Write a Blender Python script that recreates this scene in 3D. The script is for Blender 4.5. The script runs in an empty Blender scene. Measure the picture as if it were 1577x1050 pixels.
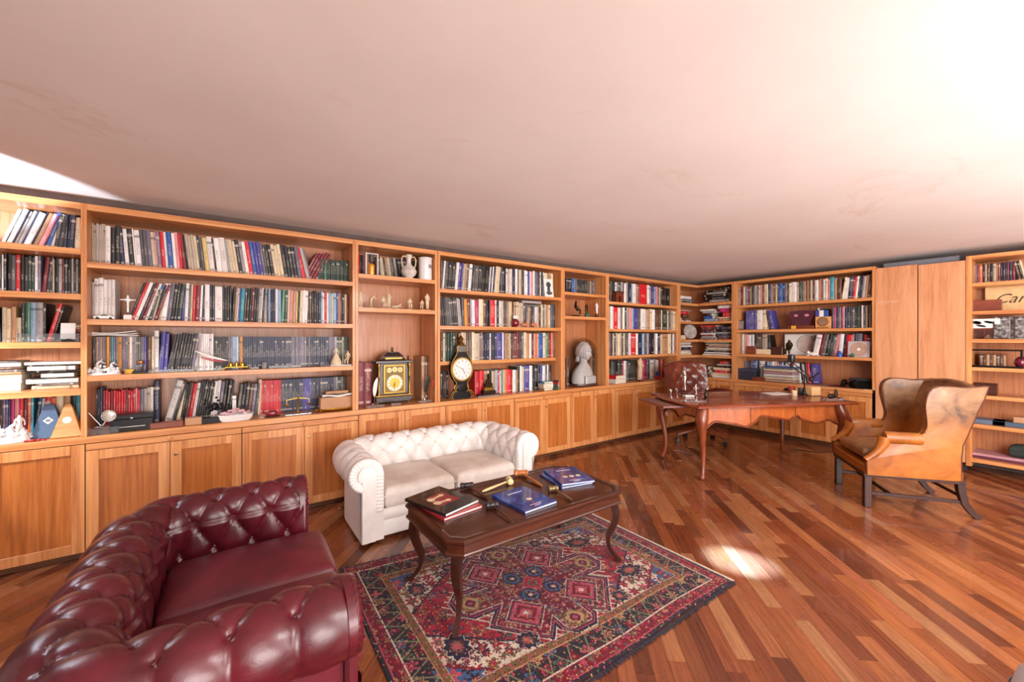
import bpy, math, random
import numpy as np
from mathutils import Matrix, Vector
R=math.radians; PI=math.pi
random.seed(7)
SC=bpy.context.scene; COL=SC.collection
# ---------------- camera ----------------
FPX=634.0; CXP=788.5; CYP=520.0; YAW=R(54.4); EYE=1.45
cam=bpy.data.cameras.new('camera'); cam.sensor_width=36; cam.lens=36*FPX/1577; cam.shift_y=-5/1577; cam.clip_start=.02
co=bpy.data.objects.new('camera',cam); COL.objects.link(co); co.location=(0,0,EYE)
co.rotation_euler=(R(90),0,YAW-R(90)); SC.camera=co
# ---------------- world, lights, exposure ----------------
w=bpy.data.worlds.new('world'); SC.world=w; w.use_nodes=True
w.node_tree.nodes['Background'].inputs[0].default_value=(.9,.93,1,1); w.node_tree.nodes['Background'].inputs[1].default_value=.15
SC.view_settings.view_transform='Standard'; SC.view_settings.look='None'; SC.view_settings.exposure=0.0; SC.view_settings.gamma=1
SC.view_settings.use_curve_mapping=False
def area(name,loc,tgt,size,power,color,sy=None,spread=None):
    l=bpy.data.lights.new(name,'AREA'); l.energy=power; l.color=color; l.size=size
    if sy: l.shape='RECTANGLE'; l.size_y=sy
    if spread: l.spread=R(spread)
    o=bpy.data.objects.new(name,l); COL.objects.link(o); o.location=loc
    o.rotation_euler=(Vector(tgt)-Vector(loc)).to_track_quat('-Z','Y').to_euler(); return o
def spot(name,loc,tgt,ang,power,color,blend=.3,rad=.03):
    l=bpy.data.lights.new(name,'SPOT'); l.energy=power; l.color=color; l.spot_size=R(ang); l.spot_blend=blend; l.shadow_soft_size=rad
    o=bpy.data.objects.new(name,l); COL.objects.link(o); o.location=loc
    o.rotation_euler=(Vector(tgt)-Vector(loc)).to_track_quat('-Z','Y').to_euler(); return o
area('uplight',(.6,-2.7,.35),(2.2,3.4,2.4),3.0,300,(1,.95,.92))
area('ceiling_fill',(3.9,-2.9,.35),(5.2,3.4,2.4),2.4,105,(1,.95,.92))  # added fill, evens out the brightness of the ceiling
area('front_fill',(-.6,-2.0,1.8),(2.2,3.9,1.1),2.2,52,(1,.97,.95))  # added frontal fill from behind the camera
area('side_fill',(2.4,-1.6,1.9),(6.6,3.0,1.3),1.8,118,(1,.97,.95))  # unseen fill, added to lift the bookcases on the right wall
area('far_fill',(4.5,-1.2,2.15),(6.8,2.7,1.3),1.2,48,(1,.97,.94))  # extra fill out of view, added to brighten the far wall
area('overhead_fill',(2.0,-.9,2.36),(2.9,2.2,0),1.6,62,(1,.97,.96),sy=.7)  # fill added from above for more bounce off the floor
spot('shelf_lamp_up',(-1.85,3.0,1.88),(-1.72,3.4,2.424),88,300,(.70,.83,1),.04)
spot('shelf_lamp_side',(-1.62,3.42,1.45),(-.85,4.0,.92),58,75,(1,.97,.95),.12)
spot('floor_lamp_right',(6.1,-1.0,1.5),(6.3,-.2,2.424),80,30,(.8,.88,1),.8)
spot('floor_glare_spot',(3.3,-.2,2.38),(2.76,1.31,0),8.5,9000,(.22,.52,1),1.0,.02)  # added spot imitating the bluish glare on the floor, no fixture there
# ---------------- helpers ----------------
def lin(c): return tuple((x/12.92 if x<=.04045 else ((x+.055)/1.055)**2.4) for x in c)
def hx(h): return lin(tuple(int(h[i:i+2],16)/255 for i in (0,2,4)))
def pray(px,py=CYP):
    fw=(math.cos(YAW),math.sin(YAW)); rt=(math.sin(YAW),-math.cos(YAW)); k=px-CXP
    return (FPX*fw[0]+k*rt[0],FPX*fw[1]+k*rt[1],CYP-py)
def wx(px,Y): d=pray(px); return d[0]*Y/d[1]
def wy(px,X): d=pray(px); return d[1]*X/d[0]
class N:
    def __init__(s,name,rough=.5,spec=.5,coat=0,metal=0):
        s.m=bpy.data.materials.new(name); s.m.use_nodes=True; s.t=s.m.node_tree; s.b=s.t.nodes['Principled BSDF']
        s.b.inputs['Roughness'].default_value=rough; s.b.inputs['Specular IOR Level'].default_value=spec
        s.b.inputs['Coat Weight'].default_value=coat; s.b.inputs['Metallic'].default_value=metal
    def n(s,t,**k):
        x=s.t.nodes.new(t)
        for a,v in k.items(): setattr(x,a,v)
        return x
    def l(s,a,b): s.t.links.new(a,b)
    def coord(s,scale=(1,1,1),kind='Object',rnd=0):
        tc=s.n('ShaderNodeTexCoord'); mp=s.n('ShaderNodeMapping'); s.l(tc.outputs[kind],mp.inputs[0]); mp.inputs['Scale'].default_value=scale
        if rnd:
            oi=s.n('ShaderNodeObjectInfo'); mu=s.n('ShaderNodeMath',operation='MULTIPLY'); s.l(oi.outputs['Random'],mu.inputs[0]); mu.inputs[1].default_value=rnd
            cb=s.n('ShaderNodeCombineXYZ')
            for i in range(3): s.l(mu.outputs[0],cb.inputs[i])
            s.l(cb.outputs[0],mp.inputs['Location'])
        return mp.outputs[0]
    def noise(s,vec,scale,detail=4,rough=.6,dist=0):
        x=s.n('ShaderNodeTexNoise'); x.inputs['Scale'].default_value=scale; x.inputs['Detail'].default_value=detail; x.inputs['Roughness'].default_value=rough; x.inputs['Distortion'].default_value=dist
        s.l(vec,x.inputs['Vector']); return x.outputs['Fac']
    def ramp(s,fac,stops):
        x=s.n('ShaderNodeValToRGB'); e=x.color_ramp.elements
        while len(e)<len(stops): e.new(.5)
        for i,(p,c) in enumerate(stops): e[i].position=p; e[i].color=(*c,1) if len(c)==3 else c
        s.l(fac,x.inputs[0]); return x.outputs[0]
    def mix(s,f,a,b,mode='MIX'):
        x=s.n('ShaderNodeMix',data_type='RGBA',blend_type=mode)
        if isinstance(f,(int,float)): x.inputs[0].default_value=f
        else: s.l(f,x.inputs[0])
        for i,v in ((6,a),(7,b)):
            if isinstance(v,tuple): x.inputs[i].default_value=(*v,1)
            else: s.l(v,x.inputs[i])
        return x.outputs[2]
    def math(s,op,a,b=0):
        x=s.n('ShaderNodeMath',operation=op)
        for i,v in ((0,a),(1,b)):
            if isinstance(v,(int,float)): x.inputs[i].default_value=v
            else: s.l(v,x.inputs[i])
        return x.outputs[0]
    def bump(s,h,st=.2,dist=.01):
        x=s.n('ShaderNodeBump'); x.inputs['Strength'].default_value=st; x.inputs['Distance'].default_value=dist; s.l(h,x.inputs['Height']); s.l(x.outputs[0],s.b.inputs['Normal'])
    def col(s,c):
        if isinstance(c,tuple): s.b.inputs['Base Color'].default_value=(*c,1)
        else: s.l(c,s.b.inputs['Base Color'])
        return s.m
def plain(name,c,rough=.5,metal=0,spec=.5,coat=0,var=.12):
    k=N(name,rough,spec,coat,metal); v=k.noise(k.coord(),14,3)
    a=tuple(x*(1-var) for x in c); b=tuple(min(1,x*(1+var)) for x in c)
    return k.col(k.ramp(v,[(.3,a),(.7,b)]))
def wood(name,dark,mid,light,axis,rough=.35,spec=.4,coat=.15,freq=26,stretch=.035):
    k=N(name,rough,spec,coat); sc=[1,1,1]; sc[axis]=stretch
    v=k.coord(tuple(sc),rnd=7); f=k.noise(v,freq,5,.65,.6); g=k.noise(v,freq*6,2,.5)
    m=k.math('ADD',k.math('MULTIPLY',f,.8),k.math('MULTIPLY',g,.2))
    c=k.ramp(m,[(.33,dark),(.5,mid),(.68,light)]); k.bump(g,.06,.002); return k.col(c)
BE=dict(dark=hx('ad6636'),mid=hx('d18c54'),light=hx('e3a66c'))
BV=wood('beech_upright',axis=2,**BE); BH=wood('beech_shelf',axis=0,**BE); BHY=wood('beech_shelf_side',axis=1,**BE)
BP=wood('beech_panel',hx('98521d'),hx('b66a30'),hx('c97d40'),2,freq=34)
BK=wood('beech_back',hx('9c5f3c'),hx('ba7c54'),hx('c98b62'),2,freq=60)
BD=wood('beech_tall_door',hx('b87850'),hx('d09268'),hx('db9f76'),2,freq=12,stretch=.09)
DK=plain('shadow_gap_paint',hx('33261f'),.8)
class G:
    def __init__(s): s.v=[];s.f=[];s.m=[];s.c=[];s.uv=[]
    def add(s,vs,fs,m=0,c=None,M=None,uv=None):
        b=len(s.v)
        if M is not None: vs=[tuple(M@Vector(p)) for p in vs]
        s.v+=[tuple(p) for p in vs]
        for i,f in enumerate(fs):
            s.f.append(tuple(b+j for j in f)); s.m.append(m[i] if isinstance(m,list) else m); s.c.append(c[i] if isinstance(c,list) else c); s.uv.append(uv[i] if uv else None)
        return s
    def box(s,x0,x1,y0,y1,z0,z1,m=0,c=None,M=None):
        vs=[(x,y,z) for z in (z0,z1) for y in (y0,y1) for x in (x0,x1)]
        return s.add(vs,[(0,2,3,1),(4,5,7,6),(0,1,5,4),(2,6,7,3),(0,4,6,2),(1,3,7,5)],m,c,M)
    def bbox(s,x0,x1,y0,y1,z0,z1,r=.004,m=0,c=None,M=None):
        # chamfered box
        vs=[];
        for z,ins in ((z0,r),(z0+r,0),(z1-r,0),(z1,r)):
            a,b,cc,d=x0+ins,x1-ins,y0+ins,y1-ins
            q=r if not ins else r*.01
            vs+=[(a+q,cc,z),(b-q,cc,z),(b,cc+q,z),(b,d-q,z),(b-q,d,z),(a+q,d,z),(a,d-q,z),(a,cc+q,z)]
        fs=[tuple(range(7,-1,-1)),tuple(range(24,32))]
        for k in range(3):
            for i in range(8): j=(i+1)%8; fs.append((k*8+i,k*8+j,k*8+8+j,k*8+8+i))
        return s.add(vs,fs,m,c,M)
    def lathe(s,prof,n=24,m=0,c=None,M=None,cap=True,sx=1,sy=1):
        vs=[(r*math.cos(2*PI*i/n)*sx,r*math.sin(2*PI*i/n)*sy,z) for r,z in prof for i in range(n)]
        fs=[(k*n+i,k*n+(i+1)%n,(k+1)*n+(i+1)%n,(k+1)*n+i) for k in range(len(prof)-1) for i in range(n)]
        if cap: fs+=[tuple(range(n-1,-1,-1)),tuple((len(prof)-1)*n+i for i in range(n))]
        return s.add(vs,fs,m,c,M)
    def ell(s,x,y,z,rx,ry,rz,n=12,m=0,c=None,M=None):
        k=max(4,n//2); pr=[(max(.001,math.sin(PI*i/k)),-math.cos(PI*i/k)) for i in range(k+1)]
        T=Matrix.Translation((x,y,z))@Matrix.Diagonal((rx,ry,rz,1))
        if M is not None: T=M@T
        return s.lathe(pr,n,m,c,T)
    def tube(s,path,rad,n=8,m=0,c=None,M=None,sq=1,up=None):
        P=[Vector(p) for p in path]; rr=rad if isinstance(rad,(list,tuple)) else [rad]*len(P); vs=[]; last=None
        for i,p in enumerate(P):
            t=(P[min(i+1,len(P)-1)]-P[max(i-1,0)]).normalized()
            ref=Vector(up) if up else (last if last is not None else (Vector((0,0,1)) if abs(t.z)<.9 else Vector((1,0,0))))
            a=t.cross(ref); 
            if a.length<1e-5: a=t.cross(Vector((0,1,0)))
            a.normalize(); b=a.cross(t).normalized(); last=b
            for j in range(n):
                th=2*PI*(j+.5)/n; vs.append(p+a*(rr[i]*math.cos(th))+b*(rr[i]*math.sin(th)*sq))
        fs=[(k*n+j,k*n+(j+1)%n,(k+1)*n+(j+1)%n,(k+1)*n+j) for k in range(len(P)-1) for j in range(n)]
        fs+=[tuple(range(n-1,-1,-1)),tuple((len(P)-1)*n+j for j in range(n))]
        return s.add(vs,fs,m,c,M)
    def prism(s,poly,h0,h1,plane='xy',m=0,c=None,M=None):
        f={'xy':lambda a,b,h:(a,b,h),'xz':lambda a,b,h:(a,h,b),'yz':lambda a,b,h:(h,a,b)}[plane]; n=len(poly)
        vs=[f(a,b,h0) for a,b in poly]+[f(a,b,h1) for a,b in poly]
        return s.add(vs,[tuple(range(n-1,-1,-1)),tuple(range(n,2*n))]+[(i,(i+1)%n,n+(i+1)%n,n+i) for i in range(n)],m,c,M)
    def build(s,name,mats,parent=None,smooth=False,M=None,loc=None,rot=None,fix=True):
        me=bpy.data.meshes.new(name); me.from_pydata(s.v,[],s.f)
        for x in (mats if isinstance(mats,(list,tuple)) else [mats]): me.materials.append(x)
        me.polygons.foreach_set('material_index',s.m)
        if smooth: me.polygons.foreach_set('use_smooth',[True]*len(s.f))
        if any(c is not None for c in s.c):
            at=me.color_attributes.new('Col','FLOAT_COLOR','CORNER'); out=[]
            for f,c in zip(s.f,s.c):
                c=c or (.5,.5,.5); c=(*c,.5) if len(c)==3 else c; out+=list(c)*len(f)
            at.data.foreach_set('color',out)
        if any(u is not None for u in s.uv):
            ul=me.uv_layers.new(name='UVMap'); out=[]
            for f,u in zip(s.f,s.uv):
                for k in range(len(f)): out+=list(u[k]) if u else [-1,-1]
            ul.data.foreach_set('uv',out)
        me.validate(); 
        if fix:
            import bmesh
            bm=bmesh.new(); bm.from_mesh(me); bmesh.ops.recalc_face_normals(bm,faces=bm.faces); bm.to_mesh(me); bm.free()
        if smooth:
            try: me.set_sharp_from_angle(angle=R(40 if smooth is True else smooth))
            except Exception: pass
        me.update()
        o=bpy.data.objects.new(name,me); COL.objects.link(o)
        if parent: o.parent=parent
        if M is not None: o.matrix_local=M
        if loc: o.location=loc
        if rot: o.rotation_euler=rot
        return o
def tag(o,label,cat,group=None):
    o['label']=label; o['category']=cat
    if group: o['group']=group
    return o
def thing(name,label,cat,loc=(0,0,0),rz=0,group=None):
    o=bpy.data.objects.new(name,None); COL.objects.link(o); o.location=loc; o.rotation_euler=(0,0,rz); o.empty_display_size=.05
    return tag(o,label,cat,group)
def struct(o): o['kind']='structure'; return o
def grid(nu,nv,fn,name,mats,parent=None,smooth=True,wrapu=False,**k):
    g=G(); vs=[fn(i/(nu if wrapu else nu-1),j/(nv-1)) for j in range(nv) for i in range(nu)]; fs=[]
    for j in range(nv-1):
        for i in range(nu if wrapu else nu-1): i2=(i+1)%nu; fs.append((j*nu+i,j*nu+i2,(j+1)*nu+i2,(j+1)*nu+i))
    g.add(vs,fs); return g.build(name,mats,parent,smooth,**k)
# ---------------- room ----------------
HC=2.424; XL,XR,YB,YF=-3.2,7.02,-3.4,4.26
pl=N('wall_plaster',.9,.2); wallm=pl.col(pl.ramp(pl.noise(pl.coord(),6),[(.3,hx('cdb8ae')),(.7,hx('dccac0'))]))
cl=N('ceiling_plaster',.92,.15); cv=cl.coord(); c0=cl.ramp(cl.noise(cv,1.2,5),[(.3,hx('ece3de')),(.7,hx('f3ece8'))])
st=cl.ramp(cl.noise(cl.coord((.55,1,1)),1.7,7,.7,.8),[(.60,(0,0,0)),(.70,(1,1,1))]); cc=cl.mix(cl.math('MULTIPLY',st,.30),c0,hx('d8b79f'))
cl.bump(cl.noise(cv,180,3),.25,.002); ceilm=cl.col(cc)
darkw=plain('shaded_wall_tone',hx('63534e'),.9)  # wall colour darkened to carry the shade above the bookcases
for nm,b in (('wall_front',(XL,XR,YF,YF+.1,0,HC)),('wall_right',(XR,XR+.1,YB,YF,0,HC)),('wall_left',(XL-.1,XL,YB,YF,0,HC)),('wall_back',(XL,XR,YB-.1,YB,0,HC))):
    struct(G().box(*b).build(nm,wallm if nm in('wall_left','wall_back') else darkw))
struct(G().box(XL,XR,YB,YF,HC,HC+.1).build('ceiling',ceilm))
struct(G().box(XL+.01,6.98,4.03,4.05,2.3305,HC-.0005).build('gap_shade_strip_1',darkw))  # added dark strip, stands in for the shaded gap below the ceiling
# parquet: boards laid diagonally, each a part of the floor
fl=struct(G().box(XL,XR,YB,YF,-.05,-.008).build('floor',plain('subfloor',hx('3a1c0d'),.6)))
pk=N('parquet',.24,.5,.35); at=pk.n('ShaderNodeAttribute'); at.attribute_name='Col'
gv=pk.coord((1,1,1),'UV'); mp=pk.n('ShaderNodeMapping'); pk.l(gv,mp.inputs[0]); mp.inputs['Scale'].default_value=(2.2,45,1)
gr=pk.noise(mp.outputs[0],1.6,5,.65,.5); cr=pk.ramp(gr,[(.3,(.62,.55,.5)),(.55,(1,1,1)),(.75,(1.25,1.2,1.15))])
pc=pk.mix(1.0,at.outputs['Color'],cr,'MULTIPLY'); rr=pk.ramp(pk.noise(pk.coord((1,1,1)),2.2,4),[(.3,(.17,)*3),(.7,(.34,)*3)]); pk.l(rr,pk.b.inputs['Roughness'])
pk.bump(gr,.05,.002); pkm=pk.col(pc)
PA=R(47.3); du=Vector((math.cos(PA),math.sin(PA))); dv=Vector((-du.y,du.x)); PW=.078
cols=['9c5730','8f4b28','a5613a','b06c42','844326','a05c32','925030','7c3f24','ad6e44','a05a38','945030','743a22','6a3620','a87048','864a2c']
pst=G(); planks=[]; rs=random.Random(3)
for k in range(-130,130):
    v=k*PW; u=-12+rs.random()*.9
    while u<14:
        L=rs.uniform(.45,1.15); c=du*(u+L/2)+dv*(v+PW/2)
        if XL-.5<c.x<XR+.5 and YB-.5<c.y<YF+.5:
            P=[du*(u+e)+dv*(v+f) for e,f in ((.0005,.0005),(L-.0005,.0005),(L-.0005,PW-.0005),(.0005,PW-.0005))]
            # clip to the room
            def clip(P,ax,lim,sg):
                o=[]
                for i in range(len(P)):
                    a,b=P[i],P[(i+1)%len(P)]; da=(a[ax]-lim)*sg; db=(b[ax]-lim)*sg
                    if da<=0: o.append(a)
                    if da*db<0: o.append(a+(b-a)*(da/(da-db)))
                return o
            for ax,lim,sg in ((0,XL,-1),(0,XR,1),(1,YB,-1),(1,YF,1)):
                if P: P=clip(P,ax,lim,sg)
            if len(P)>2:
                cv_=c.x*math.cos(YAW)+c.y*math.sin(YAW); hv=c.x*math.sin(YAW)-c.y*math.cos(YAW)
                px=CXP+FPX*hv/cv_ if cv_>.3 else -9999; py=CYP+FPX*EYE/cv_ if cv_>.3 else 9999
                vis=(-60<px<1640 and 640<py<1120 and c.y<3.8 and c.x<6.7)
                planks.append((-1/cv_ if vis else 0,P,u,v,hx(rs.choice(cols)),rs.uniform(-.0006,.0006)))
        u+=L
planks.sort(key=lambda q:q[0])
def plank_into(g,P,u,v,c,dz):
    n=len(P); z=dz-.001; q=rs.uniform(.74,.92); c=tuple(min(1,x*q*k) for x,k in zip(c,(.96,1,1.08)))
    off=rs.random()*50; uvf=lambda p:((p.dot(du))+off,(p.dot(dv)))
    cen=sum(P,Vector((0,0)))/n; T=[p+(cen-p).normalized()*.0005 for p in P]
    vs=[(p.x,p.y,z) for p in T]+[(p.x,p.y,z-.002) for p in P]+[(p.x,p.y,-.009) for p in P]
    fs=[tuple(range(n))]+[(n+i,n+(i+1)%n,(i+1)%n,i) for i in range(n)]+[(2*n+i,2*n+(i+1)%n,n+(i+1)%n,n+i) for i in range(n)]
    uv=[[uvf(p) for p in T]]+[[uvf(P[i])]*4 for i in range(n)]*2
    g.add(vs,fs,0,c,uv=uv)
for i,(a,P,u,v,c,dz) in enumerate(planks):
    if i<300:
        g=G(); plank_into(g,P,u,v,c,dz); g.build('plank',pkm,fl,fix=False)
    else: plank_into(pst,P,u,v,c,dz)
o=pst.build('distant_planks',pkm,fl,fix=False); o['kind']='stuff'
# ---------------- built-in bookcases ----------------
Y0,Y1=3.82,4.22; X0,X1=6.58,6.98; ZT=2.33; ZC=.80
TW=.033
def bay(name,label,u0,u1,shelves,W2=False,zb=ZC,zt=ZT,tl=.025,tr=.025,back_to=0,fr={}):
    """u0,u1 inner limits; W1: u=x ; W2: u=-y (left to right seen from the room)"""
    t=thing(name,label,'bookcase',(0,0,0))
    def b(n,a,c,d0,d1,z0,z1,m):
        if W2: g=G().bbox(d0,d1,-c,-a,z0,z1,.0015)
        else: g=G().bbox(a,c,d0,d1,z0,z1,.0015)
        return g.build(n,m,t)
    f,k=(X0,X1) if W2 else (Y0,Y1); HM=BHY if W2 else BH
    b('side_panel',u0-tl,u0,f,k,zb,zt,BV); b('side_panel',u1,u1+tr,f,k,zb,zt,BV)
    b('back_panel',u0,u1,k-.008,k,zb,zt,BK)
    b('top_panel',u0,u1,f,k-.008,zt-.042,zt,HM)
    for z in shelves: b('shelf',u0,u1,f+fr.get(z,0),k-.008,z-(.038 if z>zb+.01 else 0),z,HM)
    return t
S246=[1.95,1.573,1.20]; S35=[2.03,1.725]
BAYS={}
bay('bookcase','beech bookcase bay at the left edge of the photo',-1.62,-.724,[2.03,1.736,1.422,1.114],tr=.0145,tl=.02)
bay('bookcase','widest beech bookcase bay, behind the burgundy sofa',-.695,.983,S246,tl=.0145)
bay('bookcase','beech niche bay holding the square bracket clock',1.034,1.782,S35)
bay('bookcase','beech bookcase bay behind the waisted mantel clock',1.84,3.487,S246,tl=.029,tr=.033,fr={1.20:.10})
bay('bookcase','beech niche bay holding the marble bust',3.553,4.309,S35,tl=.033,tr=.032)
bay('bookcase','beech bookcase bay between bust niche and room corner',4.374,5.99,S246,tl=.032,tr=.04)
bay('bookcase','beech bookcase bay behind the desk on the right wall',-3.185,-1.547,S246,True,tl=.04,tr=.03)
bay('bookcase','full-height open beech shelving at the right edge',-.72,1.3,[2.035,1.734,1.436,1.136,.84,.528,.157],True,zb=.07,tl=.043)
# corner unit
t=thing('corner_bookcase','L-shaped beech corner shelving full of stacked books','bookcase')
def lshape(f,k): return [(6.03,f),(X0,f),(X0,3.225),(X0+ (k-Y0),3.225),(X0+(k-Y0),k),(6.03,k)]
G().box(6.032,6.08,Y0,Y1,ZC,ZT).build('side_panel',BV,t)
G().box(X0,X1,3.226,3.256,ZC,ZT).build('side_panel',BV,t)
G().box(6.08,X1,Y1-.008,Y1,ZC,ZT).build('back_panel',BK,t); G().box(X1-.008,X1,3.256,Y1-.008,ZC,ZT).build('back_panel',BK,t)
for z,n in ((ZT,'top_panel'),(2.02,'shelf'),(1.717,'shelf'),(1.42,'shelf'),(1.16,'shelf')):
    G().prism([(6.08,Y0),(X0,Y0),(X0,3.256),(X1-.008,3.256),(X1-.008,Y1-.008),(6.08,Y1-.008)],z-.038,z).build(n,BH,t)
# worktop above the base cabinets
t=thing('worktop','long beech worktop running along both walls over the cabinets','worktop')
G().bbox(-1.64,X0,Y0-.002,Y1,ZC-.045,ZC-.001,.003).build('board',BH,t)
G().bbox(X0-.002,X1,1.548,Y1,ZC-.045,ZC-.001,.003).build('board',BHY,t)
# base cabinets
KN=plain('brass_lock',hx('9a8468'),.35,1)
def door_(t,a,b,z0,z1,W2,lock=0):
    f=(X0 if W2 else Y0)-.002; s=.062
    def q(g,u0,u1,d0,d1,za,zb,ch=.002):
        if W2: g.bbox(f+d0,f+d1,-u1,-u0,za,zb,ch)
        else: g.bbox(u0,u1,f+d0,f+d1,za,zb,ch)
    g=G(); q(g,a,a+s,0,.022,z0,z1); q(g,b-s,b,0,.022,z0,z1); q(g,a+s,b-s,.0,.021,z0,z0+s); q(g,a+s,b-s,.0,.021,z1-s,z1)
    d=g.build('door',BV,t); g=G(); q(g,a+s-.004,b-s+.004,.010,.016,z0+s-.004,z1-s+.004,.0005); g.build('panel',BP,d)
    if lock:
        u=a+.03 if lock>0 else b-.03; g=G(); c=(f-.001,-u,z1-.09) if W2 else (u,f-.001,z1-.09)
        M=Matrix.Translation(c)@Matrix.Rotation(R(90),4,'Y' if W2 else 'X'); g.lathe([(.011,0),(.011,.006 if not W2 else -.006),(.006,.007 if not W2 else -.007)],12,M=M); g.build('lock',KN,d,True)
def cabinet(a,b,label,W2=False,drawer=False,zb=.047):
    t=thing('base_cabinet',label,'cabinet',group=None); f=X0 if W2 else Y0; k=(X1 if W2 else Y1)
    def q(n,u0,u1,d0,d1,za,zb_,m):
        g=G()
        if W2: g.bbox(d0,d1,-u1,-u0,za,zb_,.0015)
        else: g.bbox(u0,u1,d0,d1,za,zb_,.0015)
        return g.build(n,m,t)
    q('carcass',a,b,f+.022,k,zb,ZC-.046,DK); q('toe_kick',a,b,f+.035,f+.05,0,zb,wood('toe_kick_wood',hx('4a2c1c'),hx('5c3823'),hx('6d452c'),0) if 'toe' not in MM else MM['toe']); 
    zt=ZC-.049; m=(a+b)/2; g_=.0025
    if drawer:
        dr=q('drawer',a+g_,b-g_,f-.002,f+.02,zt-.042,zt,BHY if W2 else BH); c=(f-.002,-m,zt-.021) if W2 else (m,f-.002,zt-.021)
        M=Matrix.Translation(c)@Matrix.Rotation(R(-90) if W2 else R(90),4,'Y' if W2 else 'X')
        G().lathe([(.006,0),(.006,.010),(.013,.014),(.014,.020),(.008,.025)],12,M=M).build('knob',BV,dr,True); zt-=.046
    door_(t,a+g_,m-.0015,zb,zt,W2); door_(t,m+.0015,b-g_,zb,zt,W2,1)
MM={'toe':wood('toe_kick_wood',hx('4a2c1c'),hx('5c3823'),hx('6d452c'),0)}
ed=[-1.565,-.703,.155,1.034,1.90,2.77,3.65,4.50,5.37]
cl_=['beech base cabinet at the left edge of the photo','beech base cabinet with drawer, behind the left of the burgundy sofa','beech base cabinet with drawer, under the rose porcelain basket','beech base cabinet under the square bracket clock','beech base cabinet under the waisted mantel clock','beech base cabinet with drawer, right behind the white sofa arm','beech base cabinet under the marble bust','beech base cabinet with drawer, left of the desk']
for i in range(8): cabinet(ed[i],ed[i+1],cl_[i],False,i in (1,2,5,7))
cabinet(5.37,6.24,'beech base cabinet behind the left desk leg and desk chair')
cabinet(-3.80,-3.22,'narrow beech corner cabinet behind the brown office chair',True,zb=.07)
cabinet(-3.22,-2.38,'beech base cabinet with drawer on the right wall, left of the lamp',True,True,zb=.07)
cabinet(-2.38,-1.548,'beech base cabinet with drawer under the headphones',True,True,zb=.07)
G().bbox(6.24,X0-.002,Y0+.004,Y0+.03,.047,ZC-.047,.002).build('corner_filler',BV); tag(bpy.data.objects['corner_filler'],'beech filler strip in the room corner between the cabinets','cabinet')
# tall folding doors
for i,(a,b) in enumerate(((-1.515,-1.142),(-1.134,-.767))):
    t=thing('tall_door',['plain tall beech door next to the bookcase behind the desk','plain tall beech door next to the open right shelving'][i],'door')
    G().bbox(X0-.004,X0+.022,-b,-a,.10,2.30-i*.012,.002).build('door_leaf',BD,t)
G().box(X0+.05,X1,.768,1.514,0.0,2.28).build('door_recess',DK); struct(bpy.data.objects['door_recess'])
o=G().bbox(6.66,6.9,.82,1.46,2.282,2.36,.006).build('storage_box',plain('grey_box_card',hx('6d7078'),.7)); tag(o,'long grey box lying on top behind the tall beech doors','box')
# ---------------- books ----------------
BC=dict(W='e6dfdc',C='d9c6a6',G='a9a19f',g='595556',k='16120f',d='2b2829',R='c8202c',r='74202a',B='2f5a9e',n='232743',s='8fabc4',p='4a4590',t='2f8fa3',
 e='2b3d33',E='4d8a6d',y='e0c27c',o='dd8f2a',T='b08560',N='5c3a2a',P='d98d90',m='b52a6a',v='706878',b='b9a893',O='d9663a')
BN=dict(W='white',C='cream',G='light grey',g='grey',k='black',d='charcoal',R='red',r='maroon',B='blue',n='navy',s='pale blue',p='violet blue',t='teal',e='dark green',E='green',
 y='pale yellow',o='amber',T='tan',N='brown',P='pink',m='magenta',v='mauve grey',b='beige',O='orange')
bk=N('book_cloth',.42,.45); ba=bk.n('ShaderNodeAttribute'); ba.attribute_name='Col'
uvn=bk.n('ShaderNodeUVMap'); uvn.uv_map='UVMap'; sp=bk.n('ShaderNodeSeparateXYZ'); bk.l(uvn.outputs[0],sp.inputs[0])
U,V=sp.outputs[0],sp.outputs[1]; AL=ba.outputs['Alpha']
cb=bk.n('ShaderNodeCombineXYZ'); bk.l(bk.math('MULTIPLY',U,3.5),cb.inputs[0]); bk.l(bk.math('MULTIPLY',V,110),cb.inputs[1]); bk.l(bk.math('MULTIPLY',AL,97),cb.inputs[2])
tx=bk.noise(cb.outputs[0],1.0,2,.6)
band=bk.math('MULTIPLY',bk.math('LESS_THAN',bk.math('ABSOLUTE',bk.math('SUBTRACT',U,.5)),.2),bk.math('LESS_THAN',bk.math('ABSOLUTE',bk.math('SUBTRACT',V,bk.math('ADD',.42,bk.math('MULTIPLY',AL,.22)))),bk.math('ADD',.06,bk.math('MULTIPLY',AL,.24))))
let=bk.math('MULTIPLY',band,bk.math('GREATER_THAN',tx,.53))
foot=bk.math('MULTIPLY',bk.math('LESS_THAN',bk.math('ABSOLUTE',bk.math('SUBTRACT',V,.09)),.025),bk.math('MULTIPLY',bk.math('LESS_THAN',bk.math('ABSOLUTE',bk.math('SUBTRACT',U,.5)),.25),bk.math('GREATER_THAN',AL,.4)))
let=bk.math('MAXIMUM',let,foot)
bw=bk.n('ShaderNodeRGBToBW'); bk.l(ba.outputs['Color'],bw.inputs[0])
ink=bk.mix(bk.math('GREATER_THAN',bw.outputs[0],.28),hx('d8cdbd'),hx('38302e'))
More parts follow.
